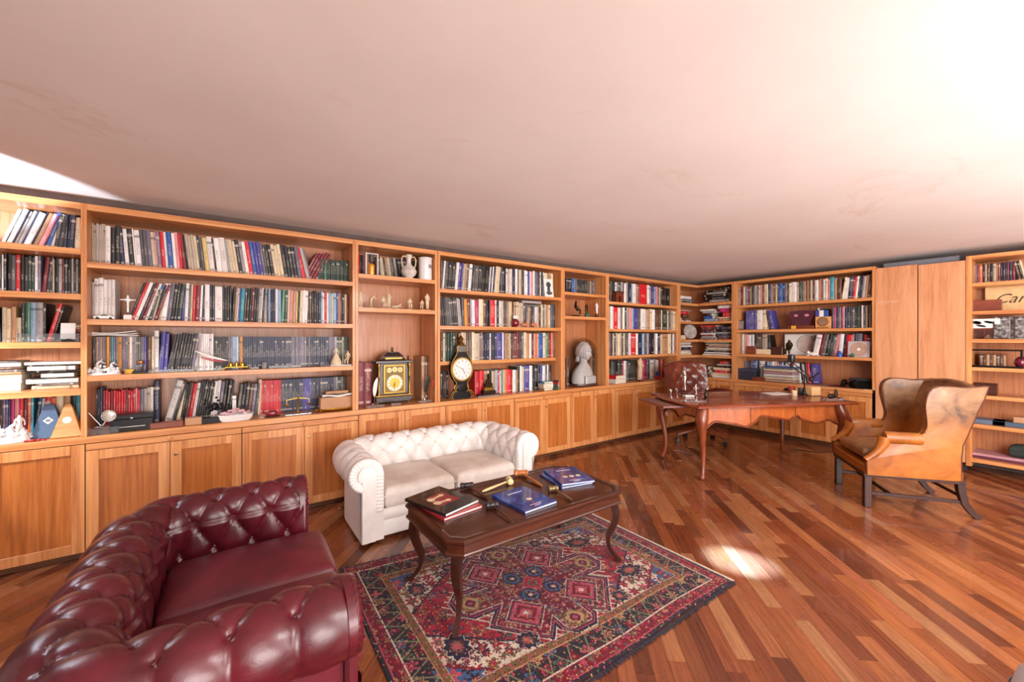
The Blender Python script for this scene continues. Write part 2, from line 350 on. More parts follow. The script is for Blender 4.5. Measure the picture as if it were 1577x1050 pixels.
# cloth bands near head and tail, printed on some spines
bd=bk.math('MULTIPLY',bk.math('GREATER_THAN',AL,.72),bk.math('MULTIPLY',bk.math('GREATER_THAN',V,.80),bk.math('LESS_THAN',V,.86)))
c1=bk.mix(bk.math('MULTIPLY',bd,.6),ba.outputs['Color'],ink); c2=bk.mix(bk.math('MULTIPLY',let,.5),c1,ink)
BOOK=bk.col(c2); PAPER=plain('paper_edges',hx('ddd2bd'),.85)
def book_into(g,t,h,d,c,al,M=None,hard=False):
    b=min(.006,t*.18); cc=(*c,al)
    fp=[(0,d),(0,b*.9),(t*.18,b*.25),(t*.5,0),(t*.82,b*.25),(t,b*.9),(t,d)] if not hard else [(0,d),(0,.001),(t*.05,0),(t*.5,-.0003),(t*.95,0),(t,.001),(t,d)]
    n=7; e=min(.0025,t*.2); lo=h-.004
    ip=[(e,d-.004),(e,b+.003),(t-e,b+.003),(t-e,d-.004)]
    vs=[(x,y,0) for x,y in fp]+[(x,y,h) for x,y in fp]+[(x,y,h) for x,y in ip]+[(x,y,lo) for x,y in ip]
    fs=[];uv=[];m=[]
    for i in range(6):
        fs.append((i,i+1,n+i+1,n+i)); m.append(0)
        if 1<=i<=4: a=(i-1)/4; uv.append([(a,0),(a+.25,0),(a+.25,1),(a,1)])
        else: uv.append(None)
    fs.append((6,0,7,13)); m.append(1); uv.append(None)
    fs.append(tuple(range(6,-1,-1))); m.append(1); uv.append(None)
    T,I,L=7,14,18
    for f in ((T+0,T+1,I+1,I+0),(T+1,T+2,T+3,T+4,T+5,I+2,I+1),(T+5,T+6,I+3,I+2),(T+6,T+0,I+0,I+3)): fs.append(f); m.append(0 if f!=(T+6,T+0,I+0,I+3) else 1); uv.append(None)
    for i in range(4): j=(i+1)%4; fs.append((I+i,I+j,L+j,L+i)); m.append(0); uv.append(None)
    fs.append((L,L+1,L+2,L+3)); m.append(1); uv.append(None)
    g.add(vs,fs,m,cc,M,uv)
LIM={'left-edge bay':(-1.618,-.7255),'widest bay':(-.694,.982),'square clock niche':(1.035,1.781),'bay behind the waisted clock':(1.841,3.486),'bust niche':(3.554,4.308),'bay left of the room corner':(4.375,5.989),'bay behind the desk':(-3.184,-1.548),'full-height right shelving':(-.719,1.29)}
ALLB=[]   # dicts of every shelf book: M,t,h,d,c,al,px_area,label parts,kind
rb=random.Random(11)
def row(spec,where,z,x0,h=27,W2=False,dep=.2,front=None,kind='book',xe=None):
    """spec tokens: KEYwidth(px) [*n] | >px jump | _px gap | /deg lean | ^cm height | #text  ; places spines left to right along a shelf"""
    fpl=(X0+.16 if W2 else Y0+.17) if front is None else front
    cur=(lambda px:-wy(px,fpl)) if W2 else (lambda px:wx(px,fpl))
    px=x0; lean=0; sh=h; kd=kind; sc=1
    TK=spec.split(); 
    if xe:
        js=max([i for i,q in enumerate(TK) if q[0]=='>']+[-1]); st=float(TK[js][1:]) if js>=0 else x0; tot=0
        for q in TK[js+1:]:
            if q[0]=='_': tot+=float(q[1:])
            elif q[0] not in '/^#': tot+=float(q[1:].split('*')[0])*(int(q.split('*')[1]) if '*' in q else 1)
        if js<0: sc=(xe-st)/tot
        else: TK[js+1:js+1]=['~%f'%((xe-st)/tot)]
    for tok in TK:
        a=tok[0]
        if a=='~': sc=float(tok[1:]); continue
        if a=='>': px=float(tok[1:]); continue
        if a=='_': px+=float(tok[1:])*sc; continue
        if a=='/': lean=float(tok[1:]); continue
        if a=='^': sh=float(tok[1:]); continue
        if a=='#': kd=tok[1:]; continue
        n=1
        if '*' in tok: tok,n=tok.split('*'); n=int(n)
        for _ in range(n):
            wpx=float(tok[1:])*sc; u0,u1=cur(px),cur(px+wpx); px+=wpx; lo_,hi_=LIM[where[1]]; u0=max(u0,lo_); u1=min(u1,hi_)
            if u1-u0<.005: continue
            th=R(lean+rb.uniform(-.25,.25) if lean else 0); t=max(.003,(u1-u0)*math.cos(th)-.0006); hh=sh/100*(1+(rb.uniform(-.035,.035) if kd=='book' else 0))
            q=rb.uniform(.82,1.15); c=tuple(min(1,x*q) for x in hx(BC[a])); f=fpl+rb.uniform(0,.012); dd=min(dep,(6.965 if W2 else 4.205)-f)-rb.uniform(0,.012)
            # book rotates about the lower corner it leans on
            L=Matrix.Translation((u0,f,z+.0008))
            if th>0: L=L@Matrix.Translation((t/math.cos(th),0,0))@Matrix.Rotation(th,4,'Y')@Matrix.Translation((-t,0,0))
            elif th<0: L=L@Matrix.Rotation(th,4,'Y')
            if W2: L=Matrix.Rotation(R(-90),4,'Z')@L
            ALLB.append(dict(M=L,t=t,h=hh,d=dd,c=c,al=rb.random(),area=wpx*hh*FPX/ (5 if W2 else 4),key=a,where=where,kind=kd,lean=lean,W2=W2,pos='std',hard=kd=='magazine'))
def stack(spec,where,z,px0,px1,W2=False,front=None,dep=.22):
    """books lying flat, bottom first; tokens KEYcm[:shrinkL:shrinkR]"""
    fpl=(X0+.12 if W2 else Y0+.12) if front is None else front
    cur=(lambda px:-wy(px,fpl)) if W2 else (lambda px:wx(px,fpl))
    for tok in spec.split():
        p=tok[1:].split(':'); t=float(p[0])/100; a0=px0+(float(p[1]) if len(p)>1 else 0); a1=px1-(float(p[2]) if len(p)>2 else 0)
        u0,u1=cur(a0),cur(a1); h=u1-u0; c=hx(BC[tok[0]]); f=fpl+rb.uniform(0,.02); dep=min(dep,(6.965 if W2 else 4.205)-f)
        L=Matrix.Translation((u0,f,z+t+.0005))@Matrix.Rotation(R(90),4,'Y')
        if W2: L=Matrix.Rotation(R(-90),4,'Z')@L
        ALLB.append(dict(M=L,t=t-.0006,h=h,d=dep,c=c,al=rb.random(),area=abs(a1-a0)*t*140*2,key=tok[0],where=where,kind='book',lean=0,W2=W2,pos='flat',hard=False)); z+=t+.0002
# --- left bay (S1)
L='left-edge bay'
row('/18 W5 k2 W7 n2 G4 G5 n3 W9 n2 T7 P7 r2 /14 B7 b5 /7 ^24.5 d6 d6 /3 n5 k3 n6 /0 ^24.3 C9',('top shelf',L),2.03,-2,25.5,xe=124)
row('d6 W3 d5 k7 g7 R7 k6 d6 e5 e5 W5 v5 /5 r7 d6 /0 d5 b3 k7 G5 r3 d6 k5 G4 d4 b3 k4',('second shelf down',L),1.736,-4,24.4,xe=124)
row('/-4 n4 /0 C7 C7 T8 ^16 C8 ^25 e5 e5 E4 s9 G11 k4 /12 R8 k4',('third shelf down',L),1.422,-2,22)
stack('r2:0:0 r2.4:1:0 r2:0:1 r1.6:0:0 T1.6:-18:3 C1.8:-16:0',('third shelf down',L),1.422,115,126)
stack('W5:0:2 W4:0:1 b1.5:-3:0 T1.4:0:0 g1.4:0:0 N1.8:0:3 W2.6:0:2 g1.0:4:6',('fourth shelf down',L),1.114,-20,32)
stack('C2.2:11:4 g1.4:20:3 W3:2:5 k.9:8:7 W2.4:26:11 k1:10:6 k1.2:14:4 W2.6:5:9 k1:3:5 W1.8:0:0',('fourth shelf down',L),1.114,36,124)
row('n4 v4 p4 n3 m5 P6 R6 r5 O5 t4 /5 n5 s4 /4 R10 r4 /0 O7 C10 T9 _2 e5 t7',('worktop',L),.80,-1,25.5,front=Y0+.2,xe=124)
# --- widest bay (S2)
L='widest bay'
row('b4 b3 G5 b4 b3 G3 W8 d7 d8 /-4 n8 W7 d8 W2 W9 g5 g5 v7 C5 P3 v6 R6 W4 B8 W5 P5 R4 /-6 r7 k2 b5 b4 b4 C5 d3 g5 y7 W8 d3 W8 W9 G4 /-8 C5 C4 C4 d6 G5 W5 R6 B6 p5 p5 v4 g3 d5 d5 C5 C5 C5 d6 d5 d5 d5 v6 /-13 R7 G5 v3 ^27 >463 /27 r5*5 ^20 /9 e3 >491 /3 e3*3 /0 E3 e3*12',('top shelf',L),1.95,140,27.5,xe=539,front=Y0+.12)
row('^25 G5 ^28 W7 W7 W6 W6 W6 >197 /17 k4 R5 W6 d5 r5 W5 B5 k4 r5 >228 ^24 /12 e6 b4 e6 b5 ^28 /6 W10 v8 k5 d5 e8 /2 p6 W6 g3 C4 R5 r8 W4 n5 /0 W9 n4 d5 W13 d4*4 /3 d4 T4 W2 p3 t8 N3 k5 k4 r4 k4 d4 G4 W3 k3 G4 /0 y2 n3 s3 n3*3 W4 s6 /2 E5 e5 C4 P5 T6 y3 k3 C5 W5 W4 /0 d4 N4 d4 k4 n4 d4 s3 W3 R4 W4 s4 C3 s6 p3 T3 N4 k4 C4 r5',('second shelf down',L),1.573,140,28,xe=539,front=Y0+.12)
row('#magazine ^25.5 d3 g3 T2.5 v2.5 T3 v3 v2.5 y1 o5 g3 t3 v3 v3 T2 o5 v3*3 T3 W4 G3 G3 g3*3 v3 p4 #book N8 C4 ^31 W7 ^29 /3 p7 p6 /8 ^28 d4.5*8 v5 G5 G4 >301 /3 ^28 b6 /0 #magazine W3*7 ^25.8 k3*4 d2.5*4 v3*2 s7 W2 g3 o4 n2.8*26 v2.8*8 k3 v3 n3*9 v3*3 G3 e3*3 C2 e3*3',('third shelf down',L),1.20,143,27,xe=539,front=Y0+.13)
row('^29 n5 k3 n4 n4 ^27 r4 R4 R4 r4 R4 R4 R4 R4 R4 r3 R4 R4 R4 P3 R4 ^28 v6 G5 b5 W5 ^31.5 n10 _6 /14 ^32 W11 g3 ^30 d4 /8 C7 d4 k3 N5 R6 W5 d4*6 /6 W5 W6 v6 k5 /7 d5 k4 _4 /0 ^17 W6 /6 ^27 g5 k6 d6 N5 v6 g5 /2 ^30 C5 #magazine /0 ^28.5 R2.8*11 r2.5 n2.7*12 p2.7*5 n2.7*5 g3 n3*6 v3 G3 e3*2 G2 e3 g3 e3',('worktop',L),.80,142,25,front=Y0+.24,xe=537)
# --- S3 niche
L='square clock niche'
row('R5 k3 g3 >583 /-3 d4 b3 /-8 C4 d3 T3 b5 g5 b4 /-4 n6 G2 n6 >635 /0 k8',('top shelf',L),2.03,550,22,front=Y0+.24,dep=.14)
row('^42 r11 ^41.5 r11 >650 ^46 T5 N5 /-1 G8 C4',('worktop',L),.80,551,41,front=Y0+.16)
# --- S4
L='bay behind the waisted clock'
row('g2 /5 W3 g3 d3*5 W5 p4 p3 b4 T3 g3 W5 d3 g3*3 d3*3 k3*3 W2 n3 W2 n3 C8 /0 k3 g3 n4 k2 W4 b3 W4 n5 W4 g2 C4 g3 k2 W3 W3 p4 W2 P3 W3 g2 v3 g2 d2 W2 d3 W2 C6 T3 b3 C3',('top shelf',L),1.95,680,29.5,xe=852,front=Y0+.06)
row('/-5 d3*3 g3*3 d3*3 G3 G3 /-2 g4 o4 T2 r3 /-1 G3 W5 m5 /0 C7 N5 k4 d2 R8 W2 k4 W4 C2 g4 g3 T3 C5 k2 T4 C4 b4 b3 g4 ^25.5 g3 T3 g3 d3 v3 W3 b3 k3 ^29 C3 g3 b3 T3 C3 g4 n3 n4 r3',('second shelf down',L),1.573,680,30,xe=862,front=Y0+.10)
row('N3 C3 e4*4 N3 _2 T4 b8 N4 g4 C4 b8 v3 T2 n3*3 d2 W2 n3*3 p8 W2 v3 T3 T3 C2 e3 N3 r4 r4 e3 g3 C4 T5 W3 r4 C2 O3 C2 B7 C4 E4 r4 O3 g3 d3 W5',('third shelf down',L),1.20,680,30.5,xe=863,front=Y0+.115)
row('k3 k3 N3 k3 >732 ^27 R7 R6 T2 C2 T2 W2 k4 C2 T3 s4 R3 W2 E3 b3 O3 R6 r2 W5 T2 ^30 e4 W3 C3 /0 p8 W4 d4 k4 n4 p3 W4 g3 W2 d4 r3 G2 O3 r4',('worktop',L),.80,679,29.5,front=Y0+.16,xe=862)
stack('g1.6:0:22 C1.4:8:0 W1.2:12:2',('second shelf down',L),1.573+.245,790,835,dep=.17) if 0 else None
# --- S5
L='bust niche'
row('/0 _2 n2 k6 B4 s2 v2 d2*8 >910 b2 g2 v2 T2 C4',('top shelf',L),2.03,871,21,front=Y0+.2,dep=.16)
row('^38 N3 N4 >905 ^41 N5 T4 d5 N3 k6 ^43 R8',('worktop',L),.80,870,40,front=Y0+.2)
# --- S6
L='bay left of the room corner'
row('d3 g3 e3 k2 W3 v4 d3 G4 k2 W4 G3 n5 s3 W6 T3 g2 R13 C2 W3 G2 p6 s3 P3 g2 b3 d3 k4 d3 k6 G2 k3 g3 d3',('top shelf',L),1.95,938,30.5,xe=1042,front=Y0+.12)
row('b3 W3 W2 R6 W4 g2 T2 W3 k2 G3 T2 P4 s3 p5 g3 g2 W7 b4 T3 C3 W5 k1 N4 N4 C2 e8 C2 g3 b3 C6',('second shelf down',L),1.573,938,30.5,xe=1043,front=Y0+.02)
row('v4 k2 C2 d3 b3 C3 b3 k2 C3 g4 W4 R8 W3 n6 s3 g4 G3 n3 k4 G3 W3 n4 C3 T8 C5 n2 W3 r3',('third shelf down',L),1.20,938,31,xe=1043,front=Y0+.02)
row('k4 g3 e3 k4 n3 e3 r3 W4 g4 d3 e4 g3 N4 C5 P3 m3 r3 v2 e3 W5 G4 W4 r3 O3 r3 G4 v4 W3 r3 d4',('worktop',L),.80,938,30,front=Y0+.22,xe=1042)
# --- W2
L='bay behind the desk'
row('T3 b3 r4 C3 v4 r2 N2 b2 k2 g2 G4 v2 C3 P3 N3 C6 n3 v3 T2 N3 C3 k2 B6 n3 v4 k2 C4 W8 b4 e4 g3 T3 N2 T3 N2 b3 N4 W5 T3 P2 N2 W4 C3 P4 ^31 t6 ^28 T4 N7 /8 C3 /5 W7 n5 r3 R3 W3 k3 n4 G4 T4 N5 T5',('top shelf',L),1.95,1134,28.5,True,xe=1345,front=X0+.05)
row('_2 p3 p3 p3 p3 p4 k2 >1165 W9 C6 /-10 C4 d3 p5 >1257 ^28 /0 n2 W3 n5 k3 >1281 g4 m3 n4 v4 r3 P3 n4 n5 d3 g5 k3 e5 k3 W3 g4 C3 k3 G3 d4',('second shelf down',L),1.573,1146,29,True,xe=1345,front=X0+.11)
row('r2 W3 g2 W4 b3 P3 W4 s2 W3 k4 N3 k3 N3 b7 /-8 n5 k3 >1248 /10 k2 W7 r4 g4 k4 e3 g3 P4 r2 /5 W5 n3 R7 G4 /0 d4 v6 k3 R3 r4 g4',('third shelf down',L),1.20,1135,29.5,True,xe=1345,front=X0+.13)
row('o5 T3 v8 g3 n3 v2 B4 s2 n3 W4 W3 n3 G3 s3 W4 C3 P3 p4 W2 n3 W3 C2 k3 r2 W8 /-6 W3 k3 G3 d3 R4 k2 p9',('worktop',L),.80,1131,28,True,front=X0+.24,xe=1262)
L='full-height right shelving'
row('T4 v3 r3 O5 k4 b3 N5 k4 b5 T3 r4 k3 n5 k2 r3 n5 r5 k5 /-10 N5 k4 C3',('top shelf',L),2.035,1498,21,True)
row('N6 N5 T5 N5 T5 N6 N5 T4',('fourth shelf down',L),1.136,1508,13,True,front=X0+.12)
# --- corner stacks (lie on the corner unit's shelves)
L='corner shelving'
def cstack(spec,z,wing,a,b,dep=.24):
    fac={('L','top shelf'):1.5,('R','top shelf'):1.6,('L','second shelf down'):1.25,('R','second shelf down'):1.55,('L','third shelf down'):1,('R','third shelf down'):1.35,('L','fourth shelf down'):1.2,('R','fourth shelf down'):1.0}.get((wing,z[1]),1.05)
    spec=' '.join(q[0]+'%.2f'%(float(q[1:].split(':')[0])*fac)+q[len(q.split(':')[0]):] for q in spec.split())
    if wing=='L': stack(spec,(z[1],L),z[0],a,b,front=Y0+.08,dep=dep)
    else: stack(spec,(z[1],L),z[0],a,b,True,front=X0+.06,dep=dep)
CZ=[(2.02,'top shelf'),(1.717,'second shelf down'),(1.42,'third shelf down'),(1.16,'fourth shelf down'),(.80,'worktop')]
cstack('W1.2:0:0 k1.6:1:1 G1:0:0 g1.6:1:0 W3:0:2',CZ[0],'L',1049,1068)
cstack('T1.4:0:0 G2:10:3 k3:2:2 k3:0:3 G1.6:6:10 k2.4:3:0 k2:26:0',CZ[0],'R',1082,1125)
cstack('W2:0:0 d3:1:2 N5:0:1 R4:0:3 G1.5:0:0',CZ[1],'L',1049,1064)
cstack('s3:6:0 B3:6:6 n3:12:8 G2.4:4:3 W2:0:5',CZ[1],'R',1078,1103)
cstack('T3:1:1 C1.4:0:0 R5:8:0 m4:2:6 W3:0:2',CZ[1],'R',1105,1128)
cstack('C5:0:0 W2:1:1',CZ[2],'L',1050,1057)
cstack('v2.4:0:0 G2:2:2 r1.6:0:3 W2:0:0 n2.6:3:2 r2:2:2 N2.6:2:0 R2:0:0',CZ[2],'R',1078,1101)
cstack('r2:4:4 g3:2:0 n2:0:1 G2:0:3 k3:2:2 n3.6:0:0',CZ[2],'R',1103,1128)
cstack('C3:0:0 W2:0:1 b2:0:2 n4:0:2 W2:1:0 G2.6:0:2 W2:0:0',CZ[3],'L',1049,1066)
cstack('W2:0:0 k1:4:2 W2:2:2 d3:2:0 G2:3:0 C2.4:6:1 v2:4:6 T2.4:8:2 b2:4:0 g1.6:5:4 C1.6:2:0',CZ[3],'R',1082,1128)
cstack('W3:0:0 d2:2:2 W3:0:1 n3:2:0 W3:0:0',CZ[4],'L',1054,1070)
cstack('W2.4:2:0 C5:0:1 R4:6:6 C4:4:4 k3:20:2 G3:10:0 R4:14:8',CZ[4],'R',1094,1128)
cstack('N4:0:0 k3:2:2 N4:0:0 k5:2:3',CZ[4],'R',1074,1092)
# --- make the objects
ORD=['','second ','third ','fourth ','fifth ','sixth ','seventh ','eighth ','ninth ','tenth ','eleventh ','twelfth ']
NUM={i+1:(o.strip() or 'first') for i,o in enumerate(ORD)}
def nth(n):
    if n in NUM: return NUM[n]
    return '%d%s'%(n,'th' if 10<n%100<20 else {1:'st',2:'nd',3:'rd'}.get(n%10,'th'))
cnt={}
for b in ALLB:
    ln='upright' if abs(b['lean'])<1 else ('right-leaning' if b['lean']>0 else 'left-leaning')
    if b['pos']=='flat': ln='flat-lying'
    k=(b['where'],BN[b['key']],b['kind'],ln); cnt[k]=cnt.get(k,0)+1; b['k']=k; b['i']=cnt[k]
for kd in ('book','magazine'):
    L_=[b for b in ALLB if b['kind']==kd]; L_.sort(key=lambda b:-b['area']); rest=G()
    lim=300 if kd=='book' else 130
    for i,b in enumerate(L_):
        if i<lim:
            g=G(); book_into(g,b['t'],b['h'],b['d'],b['c'],b['al'],None,b['hard']); o=g.build(kd,[BOOK,PAPER],fix=False); o.matrix_world=b['M']
            (sh,bayn),cn,_,ln=b['k']; n=cnt[b['k']]
            dirn='from the bottom' if b['pos']=='flat' else 'from the left'
            lab=('the one '+ln+' '+cn+' '+kd if n==1 else nth(b['i'])+' '+ln+' '+cn+' '+kd+' '+dirn)+', '+sh+', '+bayn
            tag(o,lab,kd,kd+'s, '+sh+', '+bayn)
        else: book_into(rest,b['t'],b['h'],b['d'],b['c'],b['al'],b['M'],b['hard'])
    if len(L_)>lim:
        o=rest.build('more_'+kd+'s',[BOOK,PAPER],fix=False); o['kind']='stuff'; tag(o,'the smaller and farther '+kd+'s on the shelves, mixed colours',kd+'s')
print('BOOKS',len([b for b in ALLB if b['kind']=='book']),'MAG',len([b for b in ALLB if b['kind']=='magazine']))
# ---------------- leather ----------------
def leather(name,a,b,c,rough=.34,coat=.25,wr=.25,sc=3.2):
    k=N(name,rough,.5,coat); k.b.inputs['Coat Roughness'].default_value=.25; v=k.coord()
    cl_=k.ramp(k.noise(v,sc,6,.65,.4),[(.3,a),(.52,b),(.72,c)]); g=k.noise(v,260,2,.5); wq=k.noise(k.coord((1,1,1)),16,5,.7,1.2)
    k.bump(k.math('ADD',k.math('MULTIPLY',g,.12),wq),wr,.006); return k.col(cl_)
LR=leather('oxblood_leather',hx('3f0b15'),hx('58131f'),hx('6c1d2b'),.27,.35)
LW=leather('ivory_leather',hx('dbd2cc'),hx('ebe5e1'),hx('f2eeeb'),.42,.15)
LC=leather('worn_cushion_leather',hx('c4b2a4'),hx('dbcfc5'),hx('e9e1da'),.5,.05,.35)
LRC=leather('oxblood_seat_leather',hx('4c131d'),hx('681c28'),hx('7c2b36'),.42,.1,.35)
BT=plain('button_leather_dark',hx('4a141d'),.4); BTW=plain('button_leather_beige',hx('9a8468'),.5); FT=plain('turned_foot_wood',hx('7a4a2a'),.4)
def cushion(name,x0,x1,y0,y1,z0,z1,m,parent,puff=.02,r=.035,n=26,fold=.0):
    cx,cy,cz=(x0+x1)/2,(y0+y1)/2,(z0+z1)/2; hx_,hy,hz=(x1-x0)/2,(y1-y0)/2,(z1-z0)/2; g=G(); vs=[];fs=[]
    def pt(u,v,s):
        a,b=u*hx_,v*hy; d=max(abs(u),abs(v)); 
        ex=min(hx_-abs(a),hy-abs(b)); k=min(1,ex/(r*1.3)); z=s*(hz*(.35+.65*math.sqrt(max(0,1-(1-k)**2))))+(puff*(1-u*u)*(1-v*v) if s>0 else 0)
        ins=r*.0; rc=1-.05*(abs(u)*abs(v))**6
        return (cx+a*rc,cy+b*rc,cz+z)
    for s in (1,-1):
        for j in range(n):
            for i in range(n):
                f=lambda q:math.copysign(1-(1-abs(q))**1.6,q)
                vs.append(pt(f(-1+2*i/(n-1)),f(-1+2*j/(n-1)),s))
    for s in (0,1):
        for j in range(n-1):
            for i in range(n-1):
                a=s*n*n+j*n+i; q=(a,a+1,a+n+1,a+n); fs.append(q if s==0 else q[::-1])
    ring=[(i,0) for i in range(n-1)]+[(n-1,j) for j in range(n-1)]+[(i,n-1) for i in range(n-1,0,-1)]+[(0,j) for j in range(n-1,0,-1)]
    for k in range(len(ring)):
        a=ring[k];b=ring[(k+1)%len(ring)]; ia=a[1]*n+a[0]; ib=b[1]*n+b[0]; fs.append((ia,n*n+ia,n*n+ib,ib))
    g.add(vs,fs); o=g.build(name,m,parent,60)
    # welt cord round the upper and lower edge
    for zc in (cz+hz*.30,):
        pth=[(cx+sx*hx_*.985,cy+sy*hy*.985,zc) for sx,sy in ((-1,-1),(0,-1.005),(1,-1),(1,1),(0,1),(-1,1),(-1,-1))]
        G().tube(pth,.005,6).build('piping',m,o,True)
    return o
def chesterfield(t,W,D,H,LM,CM,BM,arm=.25,rr=.118,au=.083,cp=.0,fz=.075,amp=.028):
    """local frame: seat faces -y"""
    xi=W/2-arm; yi=D/2-arm-.01; rc=.09; oc=rr; zc=H-rr; zs=.24
    segs=[('l',(-xi,-D/2+.012),(-xi,yi-rc)),('a',(-xi+rc,yi-rc),180,90),('l',(-xi+rc,yi),(xi-rc,yi)),('a',(xi-rc,yi-rc),90,0),('l',(xi,yi-rc),(xi,-D/2+.012))]
    pts=[]  # inner path samples with outward normals
    st=.0085
    for sg in segs:
        if sg[0]=='l':
            a,b=Vector(sg[1]),Vector(sg[2]); n=max(2,int((b-a).length/st)); dd=(b-a).normalized(); nn=Vector((-dd.y,dd.x))
            for i in range(n): pts.append((a+(b-a)*(i/n),nn))
        else:
            c=Vector(sg[1]); n=int((rc+.06)*PI/2/st)
            for i in range(n):
                th=R(sg[2]+(sg[3]-sg[2])*i/n); nn=Vector((math.cos(th),math.sin(th))); pts.append((c+nn*rc,nn))
    pts.append((Vector((xi,-D/2+.012)),Vector((1,0))))
    # arclength measured at o=.06
    us=[0]
    for i in range(1,len(pts)):
        a=pts[i-1][0]+pts[i-1][1]*.06; b=pts[i][0]+pts[i][1]*.06; us.append(us[-1]+(b-a).length)
    Lu=us[-1]; K=max(4,round(Lu/(2*au))); au=Lu/(2*K)
    # profile
    prof=[]; n1=int((zc-zs)/st)
    for i in range(n1): z=zs+(zc-zs)*i/n1; prof.append((0+.012*(1-(z-zs)/(zc-zs))-.012,z,(-1,0)))
    n2=int(R(275)*rr/st)
    for i in range(n2+1):
        th=R(180-275*i/n2); prof.append((oc+rr*math.cos(th),zc+rr*math.sin(th),(math.cos(th),math.sin(th))))
    vs_=[0]
    for i in range(1,len(prof)): vs_.append(vs_[-1]+math.hypot(prof[i][0]-prof[i-1][0],prof[i][1]-prof[i-1][1]))
    v0=vs_[n1]+R(180-58)*rr   # last button row: on the outer shoulder of the roll
    bv=.128; Lv=vs_[-1]
    def height(u,v):
        U=u/au; V=(v-v0)/bv
        if V<=0: p=abs(math.sin(PI*(U+V)/2)); q=abs(math.sin(PI*(U-V)/2)); h=(p*q)**.38
        else: h=abs(math.sin(PI*U/2))**.76; f=max(0,1-V*bv/(Lv-v0)); h=1-(1-h)*(.25+.75*f)
        A=amp
        d=A*(h-.75)
        # buttons
        if V<.6:
            Vr=round(V) if V<0 else 0; Ur=round(U)
            if (Ur+Vr)%2: Ur+=1 if U>Ur else -1
            r2=((U-Ur)*au)**2+((V-Vr)*bv)**2; d-=.012*math.exp(-r2/(2*.011**2))
        return d
    g=G(); vs=[]; nu,nv=len(pts),len(prof)
    for j,(o,z,nn) in enumerate(prof):
        for i,(p,n) in enumerate(pts):
            d=height(us[i],vs_[j]); e=min(1,(vs_[j])/.05,(Lv-vs_[j])/.03); e=max(0,e); ef=min(1,us[i]/.03,(Lu-us[i])/.03); d=d*e*(.3+.7*max(0,ef))
            q=p+n*(o+nn[0]*d); vs.append((q.x,q.y,z+nn[1]*d))
    fs=[(j*nu+i,j*nu+i+1,(j+1)*nu+i+1,(j+1)*nu+i) for j in range(nv-1) for i in range(nu-1)]
    g.add(vs,fs); sh=g.build('tufted_back_and_arms',LM,t,60,fix=False)
    # buttons
    bme=None
    for r_ in range(0,5):
        V=-r_; v=v0+V*bv
        if v<vs_[0]+.19: break
        for U in range(0,2*K+1):
            if (U+r_)%2: continue
            if U in (0,2*K): continue
            u=U*au; i=min(range(nu),key=lambda k:abs(us[k]-u)); j=min(range(nv),key=lambda k:abs(vs_[k]-v)); p,n=pts[i]; o,z,nn=prof[j]
            d=-.028; c=p+n*(o+nn[0]*d); nrm=Vector((n.x*nn[0],n.y*nn[0],nn[1])).normalized()
            M=Matrix.Translation((c.x,c.y,z+nn[1]*d))@nrm.to_track_quat('Z','Y').to_matrix().to_4x4()
            if bme is None:
                b=G().lathe([(.001,-.004),(.010,-.003),(.0105,.001),(.006,.005),(.001,.006)],10,cap=False).build('button',BM,sh,True); bme=b.data
            else: b=bpy.data.objects.new('button',bme); COL.objects.link(b); b.parent=sh
            b.matrix_local=M
    # outer shell under the roll
    def outer(o,z0,z1,nm):
        k=[q for q in range(0,nu,4)]+[nu-1]; vs=[]
        for z in (z0,z1):
            for i in k: q=pts[i][0]+pts[i][1]*o; vs.append((q.x,q.y,z))
            for i in k[::-1]: q=pts[i][0]+pts[i][1]*(.02); vs.append((q.x,q.y,z))
        n=len(k)*2; return G().add(vs,[tuple(range(n))[::-1],tuple(range(n,2*n))]+[(i,(i+1)%n,n+(i+1)%n,n+i) for i in range(n)]).build(nm,LM,t)
    outer(arm-.10,.07,zc-.09,'outer_panel')
    # arm fronts: scroll panel with radial pleats
    for s in (-1,1):
        y=-D/2; X=lambda o:s*(xi+o)
        def P(o,z,dy=0): return (X(o),y+dy,z)
        ao=arm-.10; g=G()
        poly=[(-.004,.07),(-.004,zc)]+[(oc+rr*1.01*math.cos(R(a)),zc+rr*1.01*math.sin(R(a))) for a in range(175,-91,-10)]+[(ao,zc-rr*.96),(ao,.07)]
        g.prism([(X(a),b) for a,b in poly],y+.004,y+.03,'xz')
        fp=g.build('arm_front',LM,t,50)
        # pleated band following the inner edge and the scroll
        path=[(.0,z_,(1,0)) for z_ in np.linspace(.27,zc,44)[:-1]]+[(oc-rr*math.cos(R(a)),zc+rr*math.sin(R(a)),(math.cos(R(a)),-math.sin(R(a)))) for a in np.linspace(0,262,84)]
        w_=.058; vs=[]; n=len(path)*1; ss=0
        for i,(o,z,dn) in enumerate(path):
            L_=i; ph=abs(math.sin(L_*PI/4.0))
            for k,(f,hh) in enumerate(((0,-.004),(.06,.006),(.25,.010),(.75,.006),(1,-.002))):
                vs.append(P(o+dn[0]*w_*f,z+dn[1]*w_*f,-(hh+.006*ph*(1 if 0<k<4 else .3))))
        fs=[(i*5+k,(i+1)*5+k,(i+1)*5+k+1,i*5+k+1) for i in range(len(path)-1) for k in range(4)]
        G().add(vs,fs).build('pleated_band',LM,fp,70)
        # smooth inner scroll board
        rb_=rr-w_; poly=[(oc-rb_,.075),(oc-rb_,zc)]+[(oc+rb_*math.cos(R(a)),zc+rb_*math.sin(R(a))) for a in range(165,-31,-15)]+[(ao-.002,zc-rb_*.6),(ao-.002,.075)]
        G().prism([(X(a),b) for a,b in poly],y-.014,y+.006,'xz').build('facing_board',LM,fp,50)
    # base
    g=G().bbox(-xi-.01,xi+.01,-D/2+.03-cp*.8,D/2-.15,.075,.25,.012); ba_=g.build('seat_base',LM,t,50)
